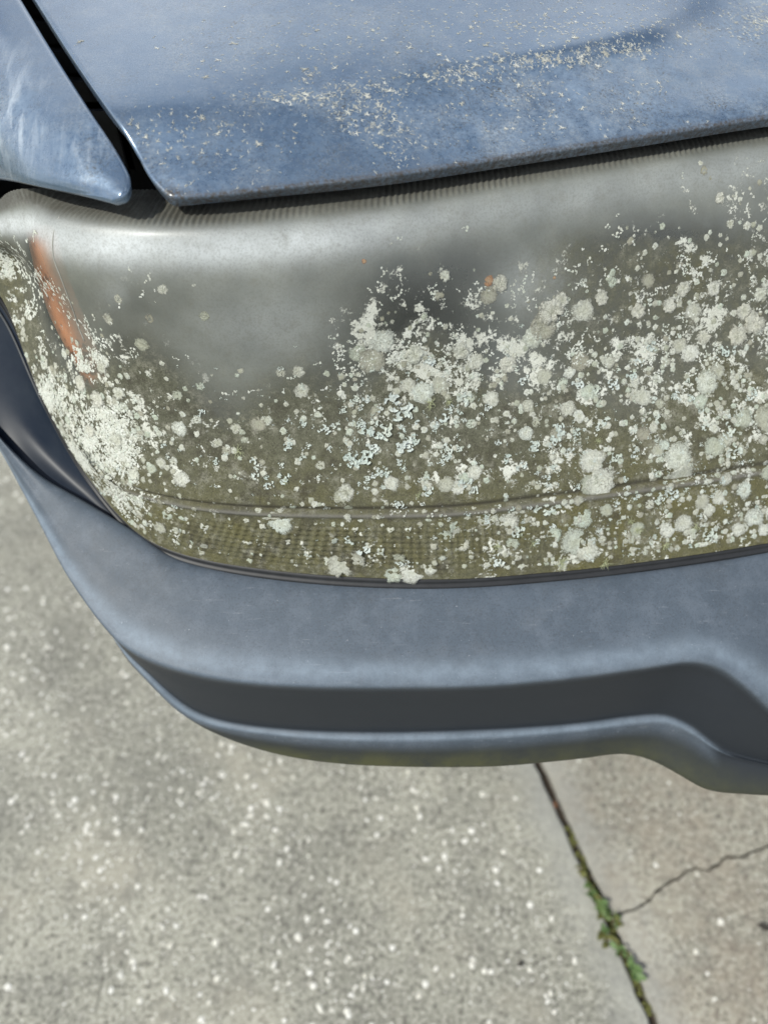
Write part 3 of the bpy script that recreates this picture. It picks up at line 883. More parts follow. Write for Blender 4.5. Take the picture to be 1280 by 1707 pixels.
# the large rosettes by name: (u, v, radius px, white?)
BIG = [(655, 805, 13, 0), (690, 590, 17, 1), (640, 570, 22, 0), (620, 600, 24, 0), (600, 590, 16, 0), (705, 655, 21, 0), (735, 640, 17, 0), (680, 640, 15, 0), (770, 585, 16, 1),
       (845, 605, 16, 1), (815, 495, 17, 0), (830, 470, 15, 1), (743, 463, 10, 1), (790, 605, 16, 0), (822, 665, 15, 0), (915, 520, 24, 1), (905, 545, 26, 0), (890, 560, 20, 0), (935, 500, 15, 1),
       (975, 520, 22, 0), (1000, 500, 14, 1), (965, 600, 19, 0), (950, 620, 12, 0), (905, 630, 15, 0), (978, 650, 15, 0), (1015, 605, 12, 0), (1072, 665, 17, 0), (1060, 655, 10, 0), (945, 685, 15, 0),
       (965, 690, 12, 0), (875, 720, 13, 0), (930, 722, 14, 0), (1070, 725, 14, 0), (990, 770, 23, 0), (1000, 805, 26, 0), (985, 810, 18, 0), (1095, 748, 12, 0), (1130, 765, 26, 0), (1110, 745, 10, 0),
       (1135, 790, 22, 0), (1240, 697, 17, 0), (1180, 640, 22, 0), (1170, 670, 14, 0), (1195, 620, 16, 0), (1150, 590, 18, 0), (1130, 575, 15, 0), (1180, 630, 17, 0), (1255, 540, 22, 1), (1230, 560, 20, 1),
       (1275, 700, 22, 0), (1270, 690, 18, 0), (1190, 745, 20, 0), (1205, 735, 14, 0), (1280, 790, 14, 0), (1200, 330, 11, 1), (1215, 370, 9, 1), (1245, 375, 9, 1), (1190, 480, 14, 1), (1080, 470, 14, 0),
       (1115, 510, 14, 1), (1060, 520, 15, 1), (1155, 520, 17, 0), (1140, 480, 14, 1), (1170, 560, 14, 1), (1240, 520, 16, 1), (1265, 490, 14, 1), (500, 650, 13, 0), (495, 620, 11, 0), (505, 645, 10, 0),
       (430, 710, 13, 0), (445, 700, 10, 0), (575, 820, 15, 0), (570, 830, 13, 0), (300, 718, 14, 0), (295, 660, 10, 0), (270, 480, 9, 0), (200, 497, 8, 0), (178, 530, 11, 0), (235, 572, 13, 0), (250, 530, 8, 0), (340, 525, 9, 0),
       (470, 870, 20, 0), (455, 865, 13, 0), (570, 940, 22, 0), (590, 935, 17, 0), (690, 950, 22, 0), (665, 930, 12, 0), (655, 955, 15, 0), (715, 945, 13, 0), (650, 805, 9, 0), (790, 790, 13, 0), (745, 805, 14, 0),
       (760, 815, 12, 0), (850, 868, 17, 0), (760, 880, 12, 0), (970, 865, 17, 0), (960, 905, 26, 0), (975, 915, 20, 0), (925, 890, 14, 0), (1010, 850, 12, 0), (1060, 880, 14, 0), (1170, 835, 14, 0), (1180, 850, 12, 0), (1200, 830, 12, 0),
       (1255, 865, 18, 0), (1230, 880, 13, 0), (1140, 870, 16, 0), (1110, 885, 14, 0), (850, 905, 13, 0), (770, 905, 12, 0), (740, 895, 11, 0), (1270, 880, 12, 0), (1210, 800, 12, 0), (1240, 815, 15, 0), (880, 680, 12, 0),
       (170, 610, 13, 1), (135, 640, 15, 1), (165, 665, 17, 1), (195, 730, 14, 1), (150, 720, 14, 1), (200, 655, 13, 1), (175, 600, 12, 0), (225, 790, 12, 1), (250, 780, 10, 0), (300, 800, 14, 0), (270, 770, 10, 0), (155, 780, 9, 1), (290, 770, 8, 0), (235, 850, 13, 0), (265, 880, 12, 0), (280, 860, 10, 0)]
PXM = 0.00040
M_orange = mat_lichen('orange_lichen', ((0.0, (0.50, 0.26, 0.14)), (1.0, (0.56, 0.33, 0.20))), rim=True)
me_o = RO[3].copy(); me_o.materials.clear(); me_o.materials.append(M_orange)
for (u, v, r) in [(816, 470, 9), (606, 437, 4), (922, 462, 3)]:
    o = link('orange_lichen', me_o, None, headlight)
    o.matrix_local = mat4(on_lens(u, v), rr_.uniform(0, 6.28), r * PXM, 0.0001)
placed = 0
for (u, v, r, w) in BIG:
    me = (RW if w else RO)[rr_.randrange(6 if w else 10)]
    o = link('lichen_rosette', me, None, headlight)
    d_ = 0.44 + 0.12 * (v - 350) / 600
    o.matrix_local = mat4(on_lens(u, v), rr_.uniform(0, 6.28), r * d_ / F_PX * 1.06, -0.0001)
    placed += 1
# weights for random growth: clumps of several sizes
def vnoise(u, v, cell):
    G = rng.random((int(2400 / cell) + 4, int(2400 / cell) + 4))
    x, y = np.clip((u + 400) / cell, 0, G.shape[1] - 2.01), np.clip((v + 400) / cell, 0, G.shape[0] - 2.01)
    i, j = y.astype(int), x.astype(int)
    fy, fx = y - i, x - j
    fy, fx = fy * fy * (3 - 2 * fy), fx * fx * (3 - 2 * fx)
    return G[i, j] * (1 - fy) * (1 - fx) + G[i + 1, j] * fy * (1 - fx) + G[i, j + 1] * (1 - fy) * fx + G[i + 1, j + 1] * fy * fx
clump = np.clip(0.5 * vnoise(lus, lvs, 55) + 0.3 * vnoise(lus, lvs, 26) + 0.35 * vnoise(lus, lvs, 13) - 0.52, 0, 1) ** 1.5
wt_c = (field(CR, lus, lvs) ** 1.35) * below_sh[sub].ravel()
vis = (lus > -10) & (lus < 1300) & (lt[sub].ravel() > 0.012)
wt_low = wt_c * vis * (0.22 + clump) * (0.45 + sstep(560, 680, lvs))
wt_low /= wt_low.sum()
for i in rng.choice(len(lus), 300 - placed, p=wt_low):
    o = link('lichen_rosette', RO[rr_.randrange(10)], None, headlight)
    o.matrix_local = mat4(int(i), rr_.uniform(0, 6.28), rr_.uniform(6, 11) * PXM, -0.0001)
sm = [rosette(11, 3, 0.20, 0.22, rr_, 0.07) for _ in range(14)]
pieces, tints, rads = [], [], []
for i in rng.choice(len(lus), 4200, p=wt_low):
    A, p = frame(int(i), rr_.uniform(0, 6.28))
    v, f = sm[rr_.randrange(14)]
    r = (1.2 + 6.0 * rr_.random() ** 2.2) * PXM
    pieces.append(((v * r) @ A.T + p - A[:, 2] * 0.00008, f)); tints.append(rr_.random())
    rads.append(np.clip(np.linalg.norm(v[:, :2], axis=1), 0, 1.1) * 0.85)
small = join_pieces('small_lichen_rosettes', pieces, tints, rads)
small.polygons.foreach_set('use_smooth', np.ones(len(small.polygons), bool))
tag(link('small_lichen_rosettes', small, M_crust, headlight), kind='stuff')

# white crystalline flakes: short ragged chains of tiny plates
def plate(r, seg=6):
    V = [(0, 0, 0.24)]
    for s in range(seg):
        an = 2 * math.pi * (s + r.uniform(-.3, .3)) / seg
        q = r.uniform(0.35, 1.1)
        V.append((q * math.cos(an), q * math.sin(an), 0.06 + r.uniform(0, 0.14)))
    return np.array(V), [(0, 1 + s, 1 + (s + 1) % seg) for s in range(seg)]
pl = [plate(rr_) for _ in range(24)]
wt_w = (field(CR, lus, lvs) ** 1.6) * vis * below_sh[sub].ravel() * (0.06 + 0.75 * sstep(680, 560, lvs) * (1 - 0.6 * sstep(850, 1000, lus)) + 1.0 * sstep(300, 190, lus))
wt_w *= clump
wt_w /= wt_w.sum()
pieces, tints = [], []
for i in rng.choice(len(lus), 2900, p=wt_w):
    A, p = frame(int(i), 0)
    x = y = 0.0
    dr = rr_.uniform(0, 6.28) if lus[i] > 230 else rr_.gauss(1.75, .35)
    tn = rr_.random()
    for k in range(rr_.randint(2, 7)):
        v, f = pl[rr_.randrange(24)]
        r = (0.9 + 2.6 * rr_.random() ** 2) * PXM * (1.25 if lus[i] < 230 else 1)
        an = rr_.uniform(0, 6.28)
        c, s = math.cos(an), math.sin(an)
        Q = v.copy()
        Q[:, :2] = v[:, :2] @ np.array([[c, s], [-s, c]])
        Q = Q * r + np.array([x, y, 0])
        pieces.append((Q @ A.T + p, f)); tints.append((tn + rr_.uniform(-.1, .1)) % 1)
        dr += rr_.uniform(-1.3, 1.3)
        x += math.cos(dr) * r * 1.5; y += math.sin(dr) * r * 1.5
tag(link('lichen_flakes', join_pieces('lichen_flakes', pieces, tints), M_white, headlight), kind='stuff')

# leafy lichen: clusters of cupped lobes
def leafy_cluster(r, n):
    V, Fc = [], []
    spine = r.uniform(0, 6.28)
    for k in range(n):
        d = r.uniform(0, 0.85) ** 0.8
        ca = spine + r.choice((0, math.pi)) + r.gauss(0, .75)
        cx, cy = d * math.cos(ca), d * math.sin(ca)
        s = r.uniform(0.18, 0.36)
        ori = ca + r.uniform(-1.2, 1.2)
        z0 = 0.10 + 0.25 * r.random() * (1 - d)
        b = len(V)
        V.append((cx, cy, z0))
        m = 7
        for ring, (q, hz) in enumerate(((0.6, 0.05), (1.0, 0.24))):
            for j in range(m):
                an = ori - 1.9 + 3.8 * j / (m - 1)
                rq = s * q * (1 + (0.16 * math.sin(j * 2.3 + k) if ring else 0)) * r.uniform(.88, 1.1)
                V.append((cx + rq * math.cos(an), cy + rq * math.sin(an), z0 + hz * s * r.uniform(.4, 1.4)))
        for j in range(m - 1):
            Fc.append((b, b + 1 + j, b + 2 + j))
            Fc.append((b + 1 + j, b + 1 + m + j, b + 2 + m + j, b + 2 + j))
    return np.array(V), Fc
LF = []
for i in range(12):
    me = smooth_mesh('leafy_lichen', leafy_cluster(rr_, 9 + i % 8), i / 12)
    me.materials.append(M_leafy)
    LF.append(me)
BIGL = [(662, 672, 22), (670, 690, 16), (640, 718, 17), (625, 722, 14), (608, 718, 12), (675, 738, 16), (690, 735, 11), (605, 765, 16), (590, 770, 14), (620, 748, 11), (543, 718, 10), (592, 667, 9), (770, 663, 12), (775, 655, 9), (735, 697, 12),
        (745, 745, 9), (712, 600, 10), (925, 735, 13), (930, 712, 13), (1023, 640, 11), (1085, 578, 10), (1050, 630, 9), (890, 740, 11), (1205, 585, 10), (1220, 580, 8), (1125, 660, 9), (1215, 720, 14), (1225, 755, 15), (1175, 710, 10),
        (425, 770, 9), (428, 792, 10), (470, 795, 11), (445, 808, 9), (480, 745, 8), (775, 805, 12), (790, 815, 9), (710, 820, 10), (663, 842, 9), (890, 745, 9), (905, 852, 16), (920, 845, 11), (1120, 820, 14), (1100, 828, 11), (960, 640, 10),
        (870, 780, 10), (845, 765, 9), (1010, 705, 10), (1030, 760, 10), (1060, 600, 10), (990, 650, 9), (870, 630, 10), (640, 795, 8), (610, 800, 8), (1180, 890, 14), (830, 930, 13), (600, 915, 13), (585, 905, 10), (510, 925, 8), (860, 885, 12), (545, 850, 7)]
for (u, v, r) in BIGL:
    o = link('leafy_lichen', LF[rr_.randrange(12)], None, headlight)
    o.matrix_local = mat4(on_lens(u, v), rr_.uniform(0, 6.28), r * 0.00041 * 1.05, 0)
wt_l = field(LE, lus, lvs) ** 1.5 * vis * (0.15 + clump * 4)
wt_l /= wt_l.sum()
for i in rng.choice(len(lus), 150, p=wt_l):
    o = link('leafy_lichen', LF[rr_.randrange(12)], None, headlight)
    o.matrix_local = mat4(int(i), rr_.uniform(0, 6.28), rr_.uniform(4, 7.5) * 0.00041, 0)
lfp = [leafy_cluster(rr_, 2 + i % 3) for i in range(10)]
pieces, tints = [], []
for i in rng.choice(len(lus), 700, p=wt_l):
    A, p = frame(int(i), rr_.uniform(0, 6.28))
    v, f = lfp[rr_.randrange(10)]
    pieces.append(((v * rr_.uniform(1.8, 4.5) * 0.00041) @ A.T + p, f)); tints.append(rr_.random())
tag(link('small_leafy_lichen', join_pieces('small_leafy_lichen', pieces, tints), M_leafy, headlight), kind='stuff')

# beard lichen tufts
def beard(r, n=11):
    Vs, Fs, b = [], [], 0
    for k in range(n):
        an = r.uniform(0, 6.28)
        d = Vector((math.cos(an), math.sin(an), r.uniform(0.2, 0.9))).normalized()
        p = Vector((0, 0, 0))
        pts_ = [p.copy()]
        for s in range(5):
            d = (d + Vector((r.uniform(-.5, .5), r.uniform(-.5, .5), r.uniform(-.4, .3)))).normalized()
            p = p + d * 0.22 * r.uniform(.7, 1.2)
            p.z = max(p.z, 0.03)
            pts_.append(p.copy())
        v, f = tube(pts_, [0.035, 0.034, 0.03, 0.026, 0.02, 0.012], 3, False)
        Vs.append(v); Fs += [tuple(i + b for i in q) for q in f]; b += len(v)
        q0 = pts_[2]
        v, f = tube([q0, q0 + Vector((r.uniform(-.3, .3), r.uniform(-.3, .3), .1)), q0 + Vector((r.uniform(-.5, .5), r.uniform(-.5, .5), .12))], [0.026, 0.022, 0.012], 3, False)
        Vs.append(v); Fs += [tuple(i + b for i in q) for q in f]; b += len(v)
    return np.concatenate(Vs), Fs
for (u, v, r) in [(398, 750, 14), (932, 938, 16), (1005, 935, 14), (830, 910, 13), (890, 905, 11), (720, 675, 12), (745, 672, 9), (1000, 738, 8), (1065, 880, 11), (1050, 868, 9), (1105, 905, 12), (475, 800, 8), (700, 825, 8), (870, 890, 9), (1160, 880, 10)]:
    me = mesh('beard_lichen', *beard(rr_, 9 + rr_.randrange(5)))
    o = link('beard_lichen', me, M_beard, headlight)
    o.matrix_local = mat4(on_lens(u, v), rr_.uniform(0, 6.28), r * 0.00042, 0.0002)

# ---------------- hood
H = [
 [(284, 324, -.2135), (340, 323, -.2135), (450, 311, -.213), (640, 289, -.212), (850, 258, -.2115), (1060, 226, -.2105), (1300, 189, -.2095), (1500, 166, -.208), (1800, 120, -.206)],
 [(264, 305, -.2095), (325, 307, -.2090), (445, 295, -.2085), (638, 272, -.2075), (850, 241, -.207), (1060, 209, -.206), (1300, 172, -.205), (1500, 148, -.204), (1800, 102, -.202)],
 [(235, 258, -.1995), (305, 256, -.199), (435, 244, -.1985), (630, 216, -.198), (848, 184, -.1975), (1058, 150, -.197), (1290, 100, -.195), (1500, 70, -.194), (1800, 20, -.192)],
 [(196, 195, -.1895), (290, 189, -.189), (422, 175, -.1885), (606, 148, -.1875), (838, 117, -.1868), (1045, 80, -.1862), (1160, 40, -.1845), (1270, -35, -.182), (1600, -120, -.179)],
 [(184, 178, -.187), (282, 172, -.1865), (415, 158, -.186), (600, 131, -.1850), (832, 99, -.1825), (1034, 60, -.1812), (1138, 18, -.1795), (1232, -60, -.1770), (1575, -150, -.175)],
 [(128, 98, -.180), (255, 95, -.1785), (400, 85, -.177), (590, 62, -.1755), (820, 36, -.1745), (1015, 5, -.1735), (1118, -40, -.172), (1210, -112, -.170), (1560, -190, -.168)],
 [(60, -6, -.172), (220, -8, -.1690), (380, -15, -.1665), (580, -32, -.165), (810, -55, -.164), (1005, -85, -.1635), (1108, -112, -.162), (1200, -168, -.160), (1545, -225, -.158)],
 [(-70, -210, -.155), (130, -210, -.150), (330, -215, -.147), (560, -225, -.145), (800, -240, -.144), (1000, -260, -.1435), (1105, -275, -.143), (1200, -300, -.141), (1540, -330, -.139)]]
for k, dz in enumerate((-.001, -.001, -.0012, -.0015, -.0015, -.0015, -.0015, -.0015, -.0015)):      # keep the front band of the hood straight
    H[1][k] = (H[1][k][0], H[1][k][1], H[1][k][2] + dz)
for k, dz in enumerate((-.0031, -.0030, -.0024, -.0016, -.0014, -.0014, -.0014, -.0014, -.0014)):
    H[2][k] = (H[2][k][0], H[2][k][1], H[2][k][2] + dz)
HP = [[P(*c) for c in r] for r in H]
for r in HP:
    q, q0 = np.array(r[-1]), np.array(r[-2])
    d = (q - q0) / np.linalg.norm(q - q0) * np.array([1, 0.35, 0.3])
    r += [tuple(q + d * 0.22), tuple(q + d * 0.22 + np.array([0.45, 0.0, 0.002]))]
HB, hr, hc = surf(HP, 260, 720, 3, 6)
HB = relax(HB, 7)
hu, hv = project(HB)
# crumpled unevenness of a weathered panel is left to the bump; dirt along the lower edge
ht = np.linspace(0, 1, 260)[:, None] * np.ones((1, 720))
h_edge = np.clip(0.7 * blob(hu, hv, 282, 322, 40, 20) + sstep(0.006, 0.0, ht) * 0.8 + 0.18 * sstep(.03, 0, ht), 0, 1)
h_fade = np.clip(0.55 * blob(hu, hv, 480, 165, 90, 22) + 0.6 * blob(hu, hv, 660, 200, 110, 55) + 0.5 * blob(hu, hv, 850, 110, 160, 28) + 0.7 * blob(hu, hv, 1250, 35, 50, 45) + 0.15 + 0.45 * blob(hu, hv, 330, 270, 160, 60) + 0.85 * sstep(650, 900, hu) * sstep(hr[3], hr[3] - 0.03, ht) * (1 - 0.6 * blob(hu, hv, 1180, 110, 90, 70)) + 0.25 * blob(hu, hv, 500, 40, 250, 60) + 0.12, 0, 1)
hood = link('hood', grid_mesh('hood', HB, (0.0020, 0.006), {'edge': h_edge, 'fade': h_fade}), M_paint, car)

# tufts on the hood
hsub = (slice(2, None, 2), slice(1, None, 2))
hus, hvs = hu[hsub].ravel(), hv[hsub].ravel()
Hs, HN = HB[hsub].reshape(-1, 3), normals(HB)[hsub].reshape(-1, 3)
HT = np.gradient(HB, axis=1)[hsub].reshape(-1, 3)
HT /= np.linalg.norm(HT, axis=1, keepdims=True)
HK = dict(Pn=Hs, Nn=HN, Tn=HT)
def tuft(r, arms):
    V, Fc = [], []
    for k in range(arms):
        an = r.uniform(0, 6.28)
        ln = r.uniform(0.5, 1.15)
        w = r.uniform(0.055, 0.10)
        x, y, z = r.uniform(-.15, .15), r.uniform(-.15, .15), 0.05
        b = len(V)
        m = 3
        for s in range(m + 1):
            ww = w * (1 - 0.55 * s / m)
            px_, py_ = -math.sin(an) * ww, math.cos(an) * ww
            V += [(x + px_, y + py_, z), (x, y, z + ww * 0.7), (x - px_, y - py_, z)]
            an += r.uniform(-.55, .55)
            x += math.cos(an) * ln / m; y += math.sin(an) * ln / m
            z += r.uniform(-0.02, 0.035)
        for s in range(m):
            o = b + s * 3
            Fc += [(o, o + 3, o + 4, o + 1), (o + 1, o + 4, o + 5, o + 2)]
        Fc.append((b + m * 3, b + m * 3 + 2, b + m * 3 + 1))
    return np.array(V), Fc
TU = []
for i in range(12):
    me = smooth_mesh('lichen_tuft', tuft(rr_, 8 + i % 7), i / 12)
    me.materials.append(M_tuft)
    TU.append(me)
dens = (2.6 * blob(hus, hvs, 500, 160, 60, 10) + 1.2 * blob(hus, hvs, 600, 148, 70, 14) + 2.2 * blob(hus, hvs, 760, 125, 70, 10) + 2.2 * blob(hus, hvs, 860, 105, 60, 10) + 1.0 * blob(hus, hvs, 620, 195, 60, 30) + 0.9 * blob(hus, hvs, 670, 245, 40, 35)
        + 2.2 * blob(hus, hvs, 930, 95, 70, 10) + 2.4 * blob(hus, hvs, 1040, 82, 50, 10) + 3.0 * blob(hus, hvs, 1255, 30, 30, 32) + 1.2 * blob(hus, hvs, 1090, 145, 22, 8) + 0.55 * blob(hus, hvs, 780, 40, 200, 50)
        + 0.8 * blob(hus, hvs, 930, 45, 60, 20) + 0.45 * blob(hus, hvs, 560, 80, 120, 40) + 0.25 * blob(hus, hvs, 400, 100, 120, 60) + 1.0 * blob(hus, hvs, 520, 120, 20, 8) + 0.3 * blob(hus, hvs, 350, 230, 100, 60)
        + 0.5 * blob(hus, hvs, 890, 150, 25, 15) + 0.25 * blob(hus, hvs, 900, 200, 200, 50) + 0.5 * blob(hus, hvs, 290, 320, 40, 12) + 0.7 * blob(hus, hvs, 125, 90, 15, 30) + 0.4 * blob(hus, hvs, 1050, 40, 150, 40))
dens *= (hus > 30) & (hus < 1320) & (hvs > -40)
dens /= dens.sum()
for i in rng.choice(len(hus), 150, p=dens):
    o = link('lichen_tuft', TU[rr_.randrange(12)], None, hood)
    o.matrix_local = Matrix.Translation(Vector(HT[i]) * rr_.uniform(-.003, .003)) @ mat4(int(i), rr_.uniform(0, 6.28), rr_.uniform(4.0, 7.8) * 0.00042, 0.0, **HK)
tl = [tuft(rr_, 4 + i % 4) for i in range(14)]
pieces, tints = [], []
for i in rng.choice(len(hus), 3000, p=dens):
    A, p = frame(int(i), rr_.uniform(0, 6.28), **HK)
    v, f = tl[rr_.randrange(14)]
    off = A[:, 0] * rr_.uniform(-.0035, .0035) + A[:, 1] * rr_.uniform(-.0035, .0035)
    pieces.append(((v * (1.6 + 3.4 * rr_.random() ** 1.6) * 0.00042) @ A.T + p + off, f)); tints.append(rr_.random())
tag(link('small_lichen_tufts', join_pieces('small_lichen_tufts', pieces, tints), M_tuft, hood), kind='stuff')

# ---------------- fender
FE = [
 [(-96, -210, -.155), (-170, -190, -.160), (-260, -120, -.185), (-330, 20, -.25), (-380, 180, -.33)],
 [(26, -6, -.172), (-40, 5, -.1755), (-120, 55, -.195), (-175, 170, -.245), (-215, 280, -.29)],
 [(87, 95, -.1815), (30, 112, -.1845), (-35, 155, -.198), (-85, 225, -.230), (-110, 290, -.262)],
 [(157, 206, -.1935), (110, 220, -.1965), (55, 245, -.206), (10, 272, -.222), (-10, 291, -.238)],
 [(180, 240, -.1985), (145, 262, -.202), (105, 285, -.2085), (70, 302, -.2165), (50, 308, -.222)],
 [(197, 268, -.2025), (180, 291, -.206), (160, 307, -.2105), (140, 317, -.215), (122, 322, -.2185)],
 [(208, 290, -.2062), (208, 305, -.2085), (203, 317, -.2105), (195, 325, -.2125), (181, 329, -.2145)]]
fp = [[P(*c) for c in r] for r in FE]
FB, fr, fc = surf(fp, 120, 90, 8, 8)
FB = FB[::-1]                                    # rows now run from the tip to the back
FB = FB[:, ::-1]
nz = normals(FB)[..., 2].mean()
if nz < 0: FB = FB[:, ::-1]
FB = relax(FB, 12)
fu, fv = project(FB)
f_edge = np.zeros(fu.shape)
f_fade = np.clip(1.0 * blob(fu, fv, 150, 240, 55, 60) + 1.0 * blob(fu, fv, 25, 200, 60, 90), 0, 1)
link('fender', grid_mesh('fender', FB, (0.0028, 0.003), {'edge': f_edge, 'fade': f_fade, 'refl_streak': np.clip(blob(fu, fv, 15, 190, 50, 90) + 0.7 * blob(fu, fv, 140, 240, 40, 60), 0, 1)}), M_paint, car)

tops = [np.array(fp[i][-1]) for i in (0, 1, 2)]
tops = [tops[0] + (tops[0] - tops[1]) * 1.2] + tops
SPn = []
for k, (zz, dx) in enumerate(((0.60, -.004), (0.70, -.020), (0.80, -.022), (0.88, -.012), (None, 0.0))):
    SPn.append([(p[0] + dx, p[1], (p[2] + 0.004) if zz is None else min(zz, p[2] - 0.01)) for p in tops])
SQ, _, _ = surf(SPn, 50, 70, 4, 10)
z0 = np.zeros(SQ.shape[:2])
link('side_panel', grid_mesh('side_panel', SQ, None, {'edge': z0, 'fade': z0 + .4, 'refl_streak': z0}), M_paint, car)

# ---------------- body-coloured corner panel between lens and bumper, painted dark for its shade
CPn = [[(-115, 590, -.385), (-15, 728, -.424), (62, 800, -.440), (140, 846, -.449), (205, 884, -.453)],
       [(-125, 500, -.345), (-12, 640, -.392), (70, 745, -.427), (150, 832, -.448), (212, 888, -.4545)],
       [(-130, 430, -.315), (-8, 560, -.360), (82, 700, -.405), (155, 812, -.441), (222, 887, -.453)],
       [(-115, 400, -.290), (-2, 502, -.335), (72, 668, -.390), (152, 803, -.436), (232, 888, -.451)]]
CB, _, _ = surf([[P(*c) for c in r] for r in CPn], 50, 90, 4, 10)
link('corner_panel', grid_mesh('corner_panel', CB), M_shaded, car)
v_, f_ = tube([tuple(q) for q in (CB[-4, :, :] + normals(CB)[-4] * 0.0006)[::3]], 0.0011, 6)
link('trim_strip', mesh('trim_strip', v_, f_), simple('faded_trim', (0.06, 0.065, 0.07), 0.5), car)

# ---------------- dark bay behind the panels
def box(name, x0, x1, y0, y1, z0, z1, mat, parent):
    bm = bmesh.new()
    bmesh.ops.create_cube(bm, size=1)
    for v in bm.verts:
        v.co = Vector(((x0 + x1) / 2 + v.co.x * (x1 - x0), (y0 + y1) / 2 + v.co.y * (y1 - y0), (z0 + z1) / 2 + v.co.z * (z1 - z0)))
    bmesh.ops.bevel(bm, geom=bm.edges[:], offset=0.004, segments=2, affect='EDGES')
    me = bpy.data.meshes.new(name)
    bm.to_mesh(me); bm.free()
    return link(name, me, mat, parent)
box('inner_panel', -0.28, 0.75, 0.56, 0.60, CAM_Z - .60, CAM_Z - .235, M_black, car)
box('bay_floor', -0.16, 0.75, 0.40, 0.75, CAM_Z - .60, CAM_Z - .56, M_black, car)
box('wheel_liner', -0.42, -0.285, 0.62, 0.635, CAM_Z - .55, CAM_Z - .262, M_black, car)
box('firewall', -0.36, 0.8, 0.72, 0.74, CAM_Z - .60, CAM_Z - .185, M_black, car)
box('bay_side', -0.37, -0.35, 0.60, 0.95, CAM_Z - .60, CAM_Z - .26, M_black, car)
for k in range(4):
    q = P(60 + 28 * k, 20 + 48 * k, -.200)
    box('bay_bracket', q[0] - .02, q[0] + .02, q[1] - .004, q[1] + .004, q[2] - .05, q[2] - .002, M_house, car)

gx0 = float(L[:, -1, 0].max()) + 0.012
gy = float(L[:, -1, 1].mean())
box('grille', gx0, gx0 + 0.75, gy + 0.03, gy + 0.05, CAM_Z - .47, CAM_Z - .235, M_black, car)
for k in range(5):
    z_ = CAM_Z - .44 + k * 0.042
    box('grille_slat', gx0 + .004, gx0 + 0.746, gy + 0.0, gy + 0.028, z_, z_ + 0.012, M_house, car)

# ================================================================== WEEDS
M_leafs = [simple('weed_leaf_green', (0.075, 0.125, 0.028), 0.6, 0.45, 120), simple('weed_leaf_bright', (0.105, 0.175, 0.055), 0.6, 0.35, 120), simple('weed_leaf_olive', (0.12, 0.125, 0.03), 0.7, 0.3, 120)]
M_stem = simple('weed_stem', (0.16, 0.09, 0.04), 0.7)
def leaf_mesh(r, ln, wd):
    V, Fc = [], []
    m = 6
    for s in range(m + 1):
        t = s / m
        w = wd * math.sin(math.pi * (0.08 + 0.87 * t) ** 0.9) ** 0.8
        z = 0.35 * ln * math.sin(t * 2.2) * 0.5
        V += [(t * ln, -w, z + w * .35), (t * ln, 0, z), (t * ln, w, z + w * .35)]
    for s in range(m):
        o = s * 3
        Fc += [(o, o + 1, o + 4, o + 3), (o + 1, o + 2, o + 5, o + 4)]
    return mesh('leaf', V, Fc)
leafs = [[], [], []]
for c in range(3):
    for i in range(4):
        me = leaf_mesh(rr_, 1.0, rr_.uniform(.22, .36))
        me.materials.append(M_leafs[c])
        leafs[c].append(me)
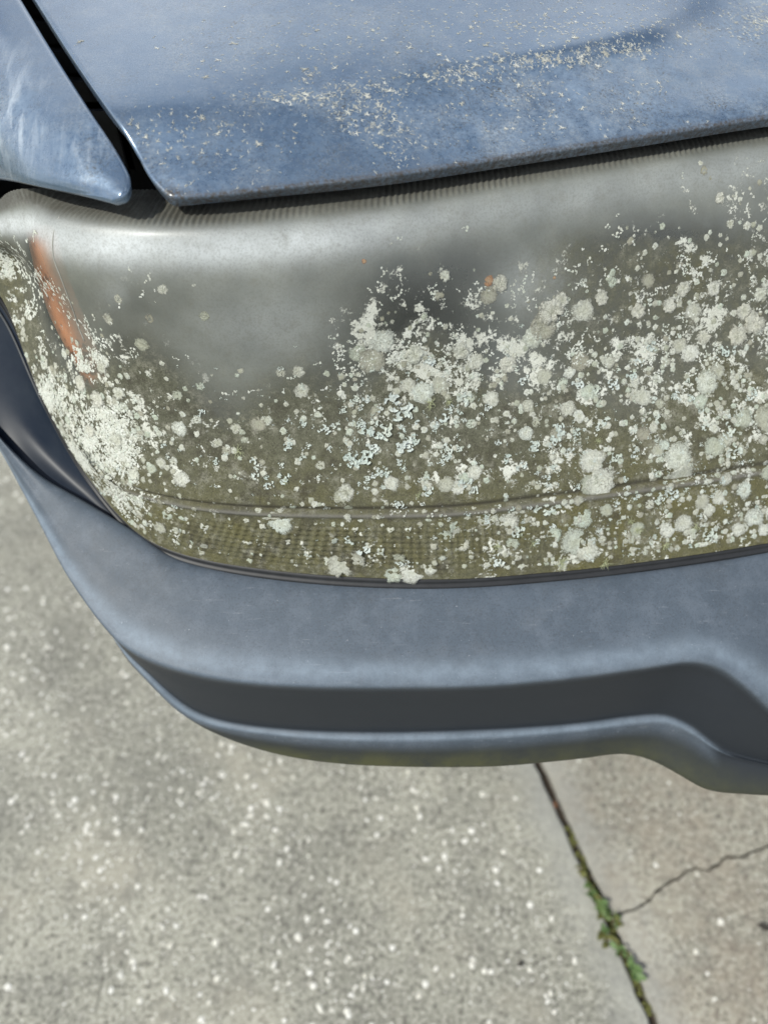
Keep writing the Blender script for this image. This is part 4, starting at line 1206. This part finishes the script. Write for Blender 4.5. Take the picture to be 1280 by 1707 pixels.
def weed(u, v, n, size, cs0, label, spread=0.010, trefoil=False):
    p = Vector(P(u, v, -CAM_Z))
    root = bpy.data.objects.new('weed', None)
    COL.objects.link(root)
    root.location = p
    tag(root, label, 'weed', 'weeds growing in the driveway joint')
    pcs = []
    cs = cs0 + (2,) if len(cs0) > 1 else cs0
    for k in range(n):
        c = cs[rr_.randrange(len(cs))]
        along = rr_.uniform(-1, 1) * spread
        base = JD * along + JN * rr_.uniform(-.003, .003) + Vector((0, 0, rr_.uniform(.002, .012)))
        an = rr_.uniform(0, 6.28)
        v_, f_ = tube([JD * along * .3 + Vector((0, 0, -.006)), base * 0.6, base], [.0006, .0005, .0004], 4, False)
        pcs.append((v_, f_))
        for j in range(3 if trefoil else 1):
            o = link('leaf', leafs[c][rr_.randrange(4)], None, root)
            o.location = base
            o.rotation_euler = (rr_.uniform(-.5, .5), rr_.uniform(-.6, .25), an + j * 2.1)
            o.scale = (size * rr_.uniform(.45, 1.15),) * 3
    st = join_pieces('stem', pcs)
    link('stem', st, M_stem, root)
weed(967, 1455, 9, .008, (2,), 'small olive moss-like weed, highest in the driveway joint, nearest the bumper')
weed(983, 1487, 15, .013, (0, 1), 'leafy green weed just above the middle of the joint, under the olive one')
weed(998, 1518, 18, .014, (0, 1, 0), 'dense green weed in the joint just left of where the crack begins', .013)
weed(1020, 1532, 11, .012, (1, 0), 'bright green weed on the right lip of the joint by the crack')
weed(1006, 1562, 9, .015, (0, 1), 'green weed drooping over the left slab beside the joint below the crack')
weed(1034, 1590, 9, .012, (0, 1), 'thin green weed between the dense clump and the clover in the joint')
weed(1056, 1622, 6, .013, (1,), 'clover weed with rounded leaflets, lowest and nearest plant in the joint', .008, True)

# moss specks in the joint
pieces, tints = [], []
for k in range(260):
    s = 0.10 + 0.26 * rr_.random()
    q = jp(s, rr_.gauss(-0.001, 0.004))
    v, f = pebs[rr_.randrange(12)]
    pieces.append((v * rr_.uniform(.0012, .003) * np.array([1, 1, 2.0]) + np.array([q[0], q[1], -.006]), f)); tints.append(rr_.random())
tag(link('moss', join_pieces('moss', pieces, tints), M_leafs[2], None), kind='stuff')

# litter
def litter(name, u, v, size, mat, label, cat, rot):
    me = leaf_mesh(rr_, 1.0, 0.3)
    me.materials.append(mat)
    o = link(name, me, None)
    p = Vector(P(u, v, -CAM_Z))
    o.location = p + Vector((0, 0, .002)); o.scale = (size,) * 3; o.rotation_euler = (.2, -.1, rot)
    tag(o, label, cat)
M_dead = simple('dead_leaf_rust', (0.17, 0.075, 0.035), 0.8)
M_dkleaf = simple('dead_leaf_dark', (0.03, 0.026, 0.02), 0.8)
litter('dead_leaf', 926, 1348, .010, M_dead, 'small rust coloured leaf scrap lying in the joint near the bumper', 'leaf', 1.9)
litter('dead_leaf', 1263, 1542, .016, M_dkleaf, 'dark dry leaf scrap on the right slab below the crack', 'leaf', -.5)
litter('dead_leaf', 862, 1612, .010, M_dkleaf, 'tiny dark leaf scrap on the pale left slab', 'leaf', .7)
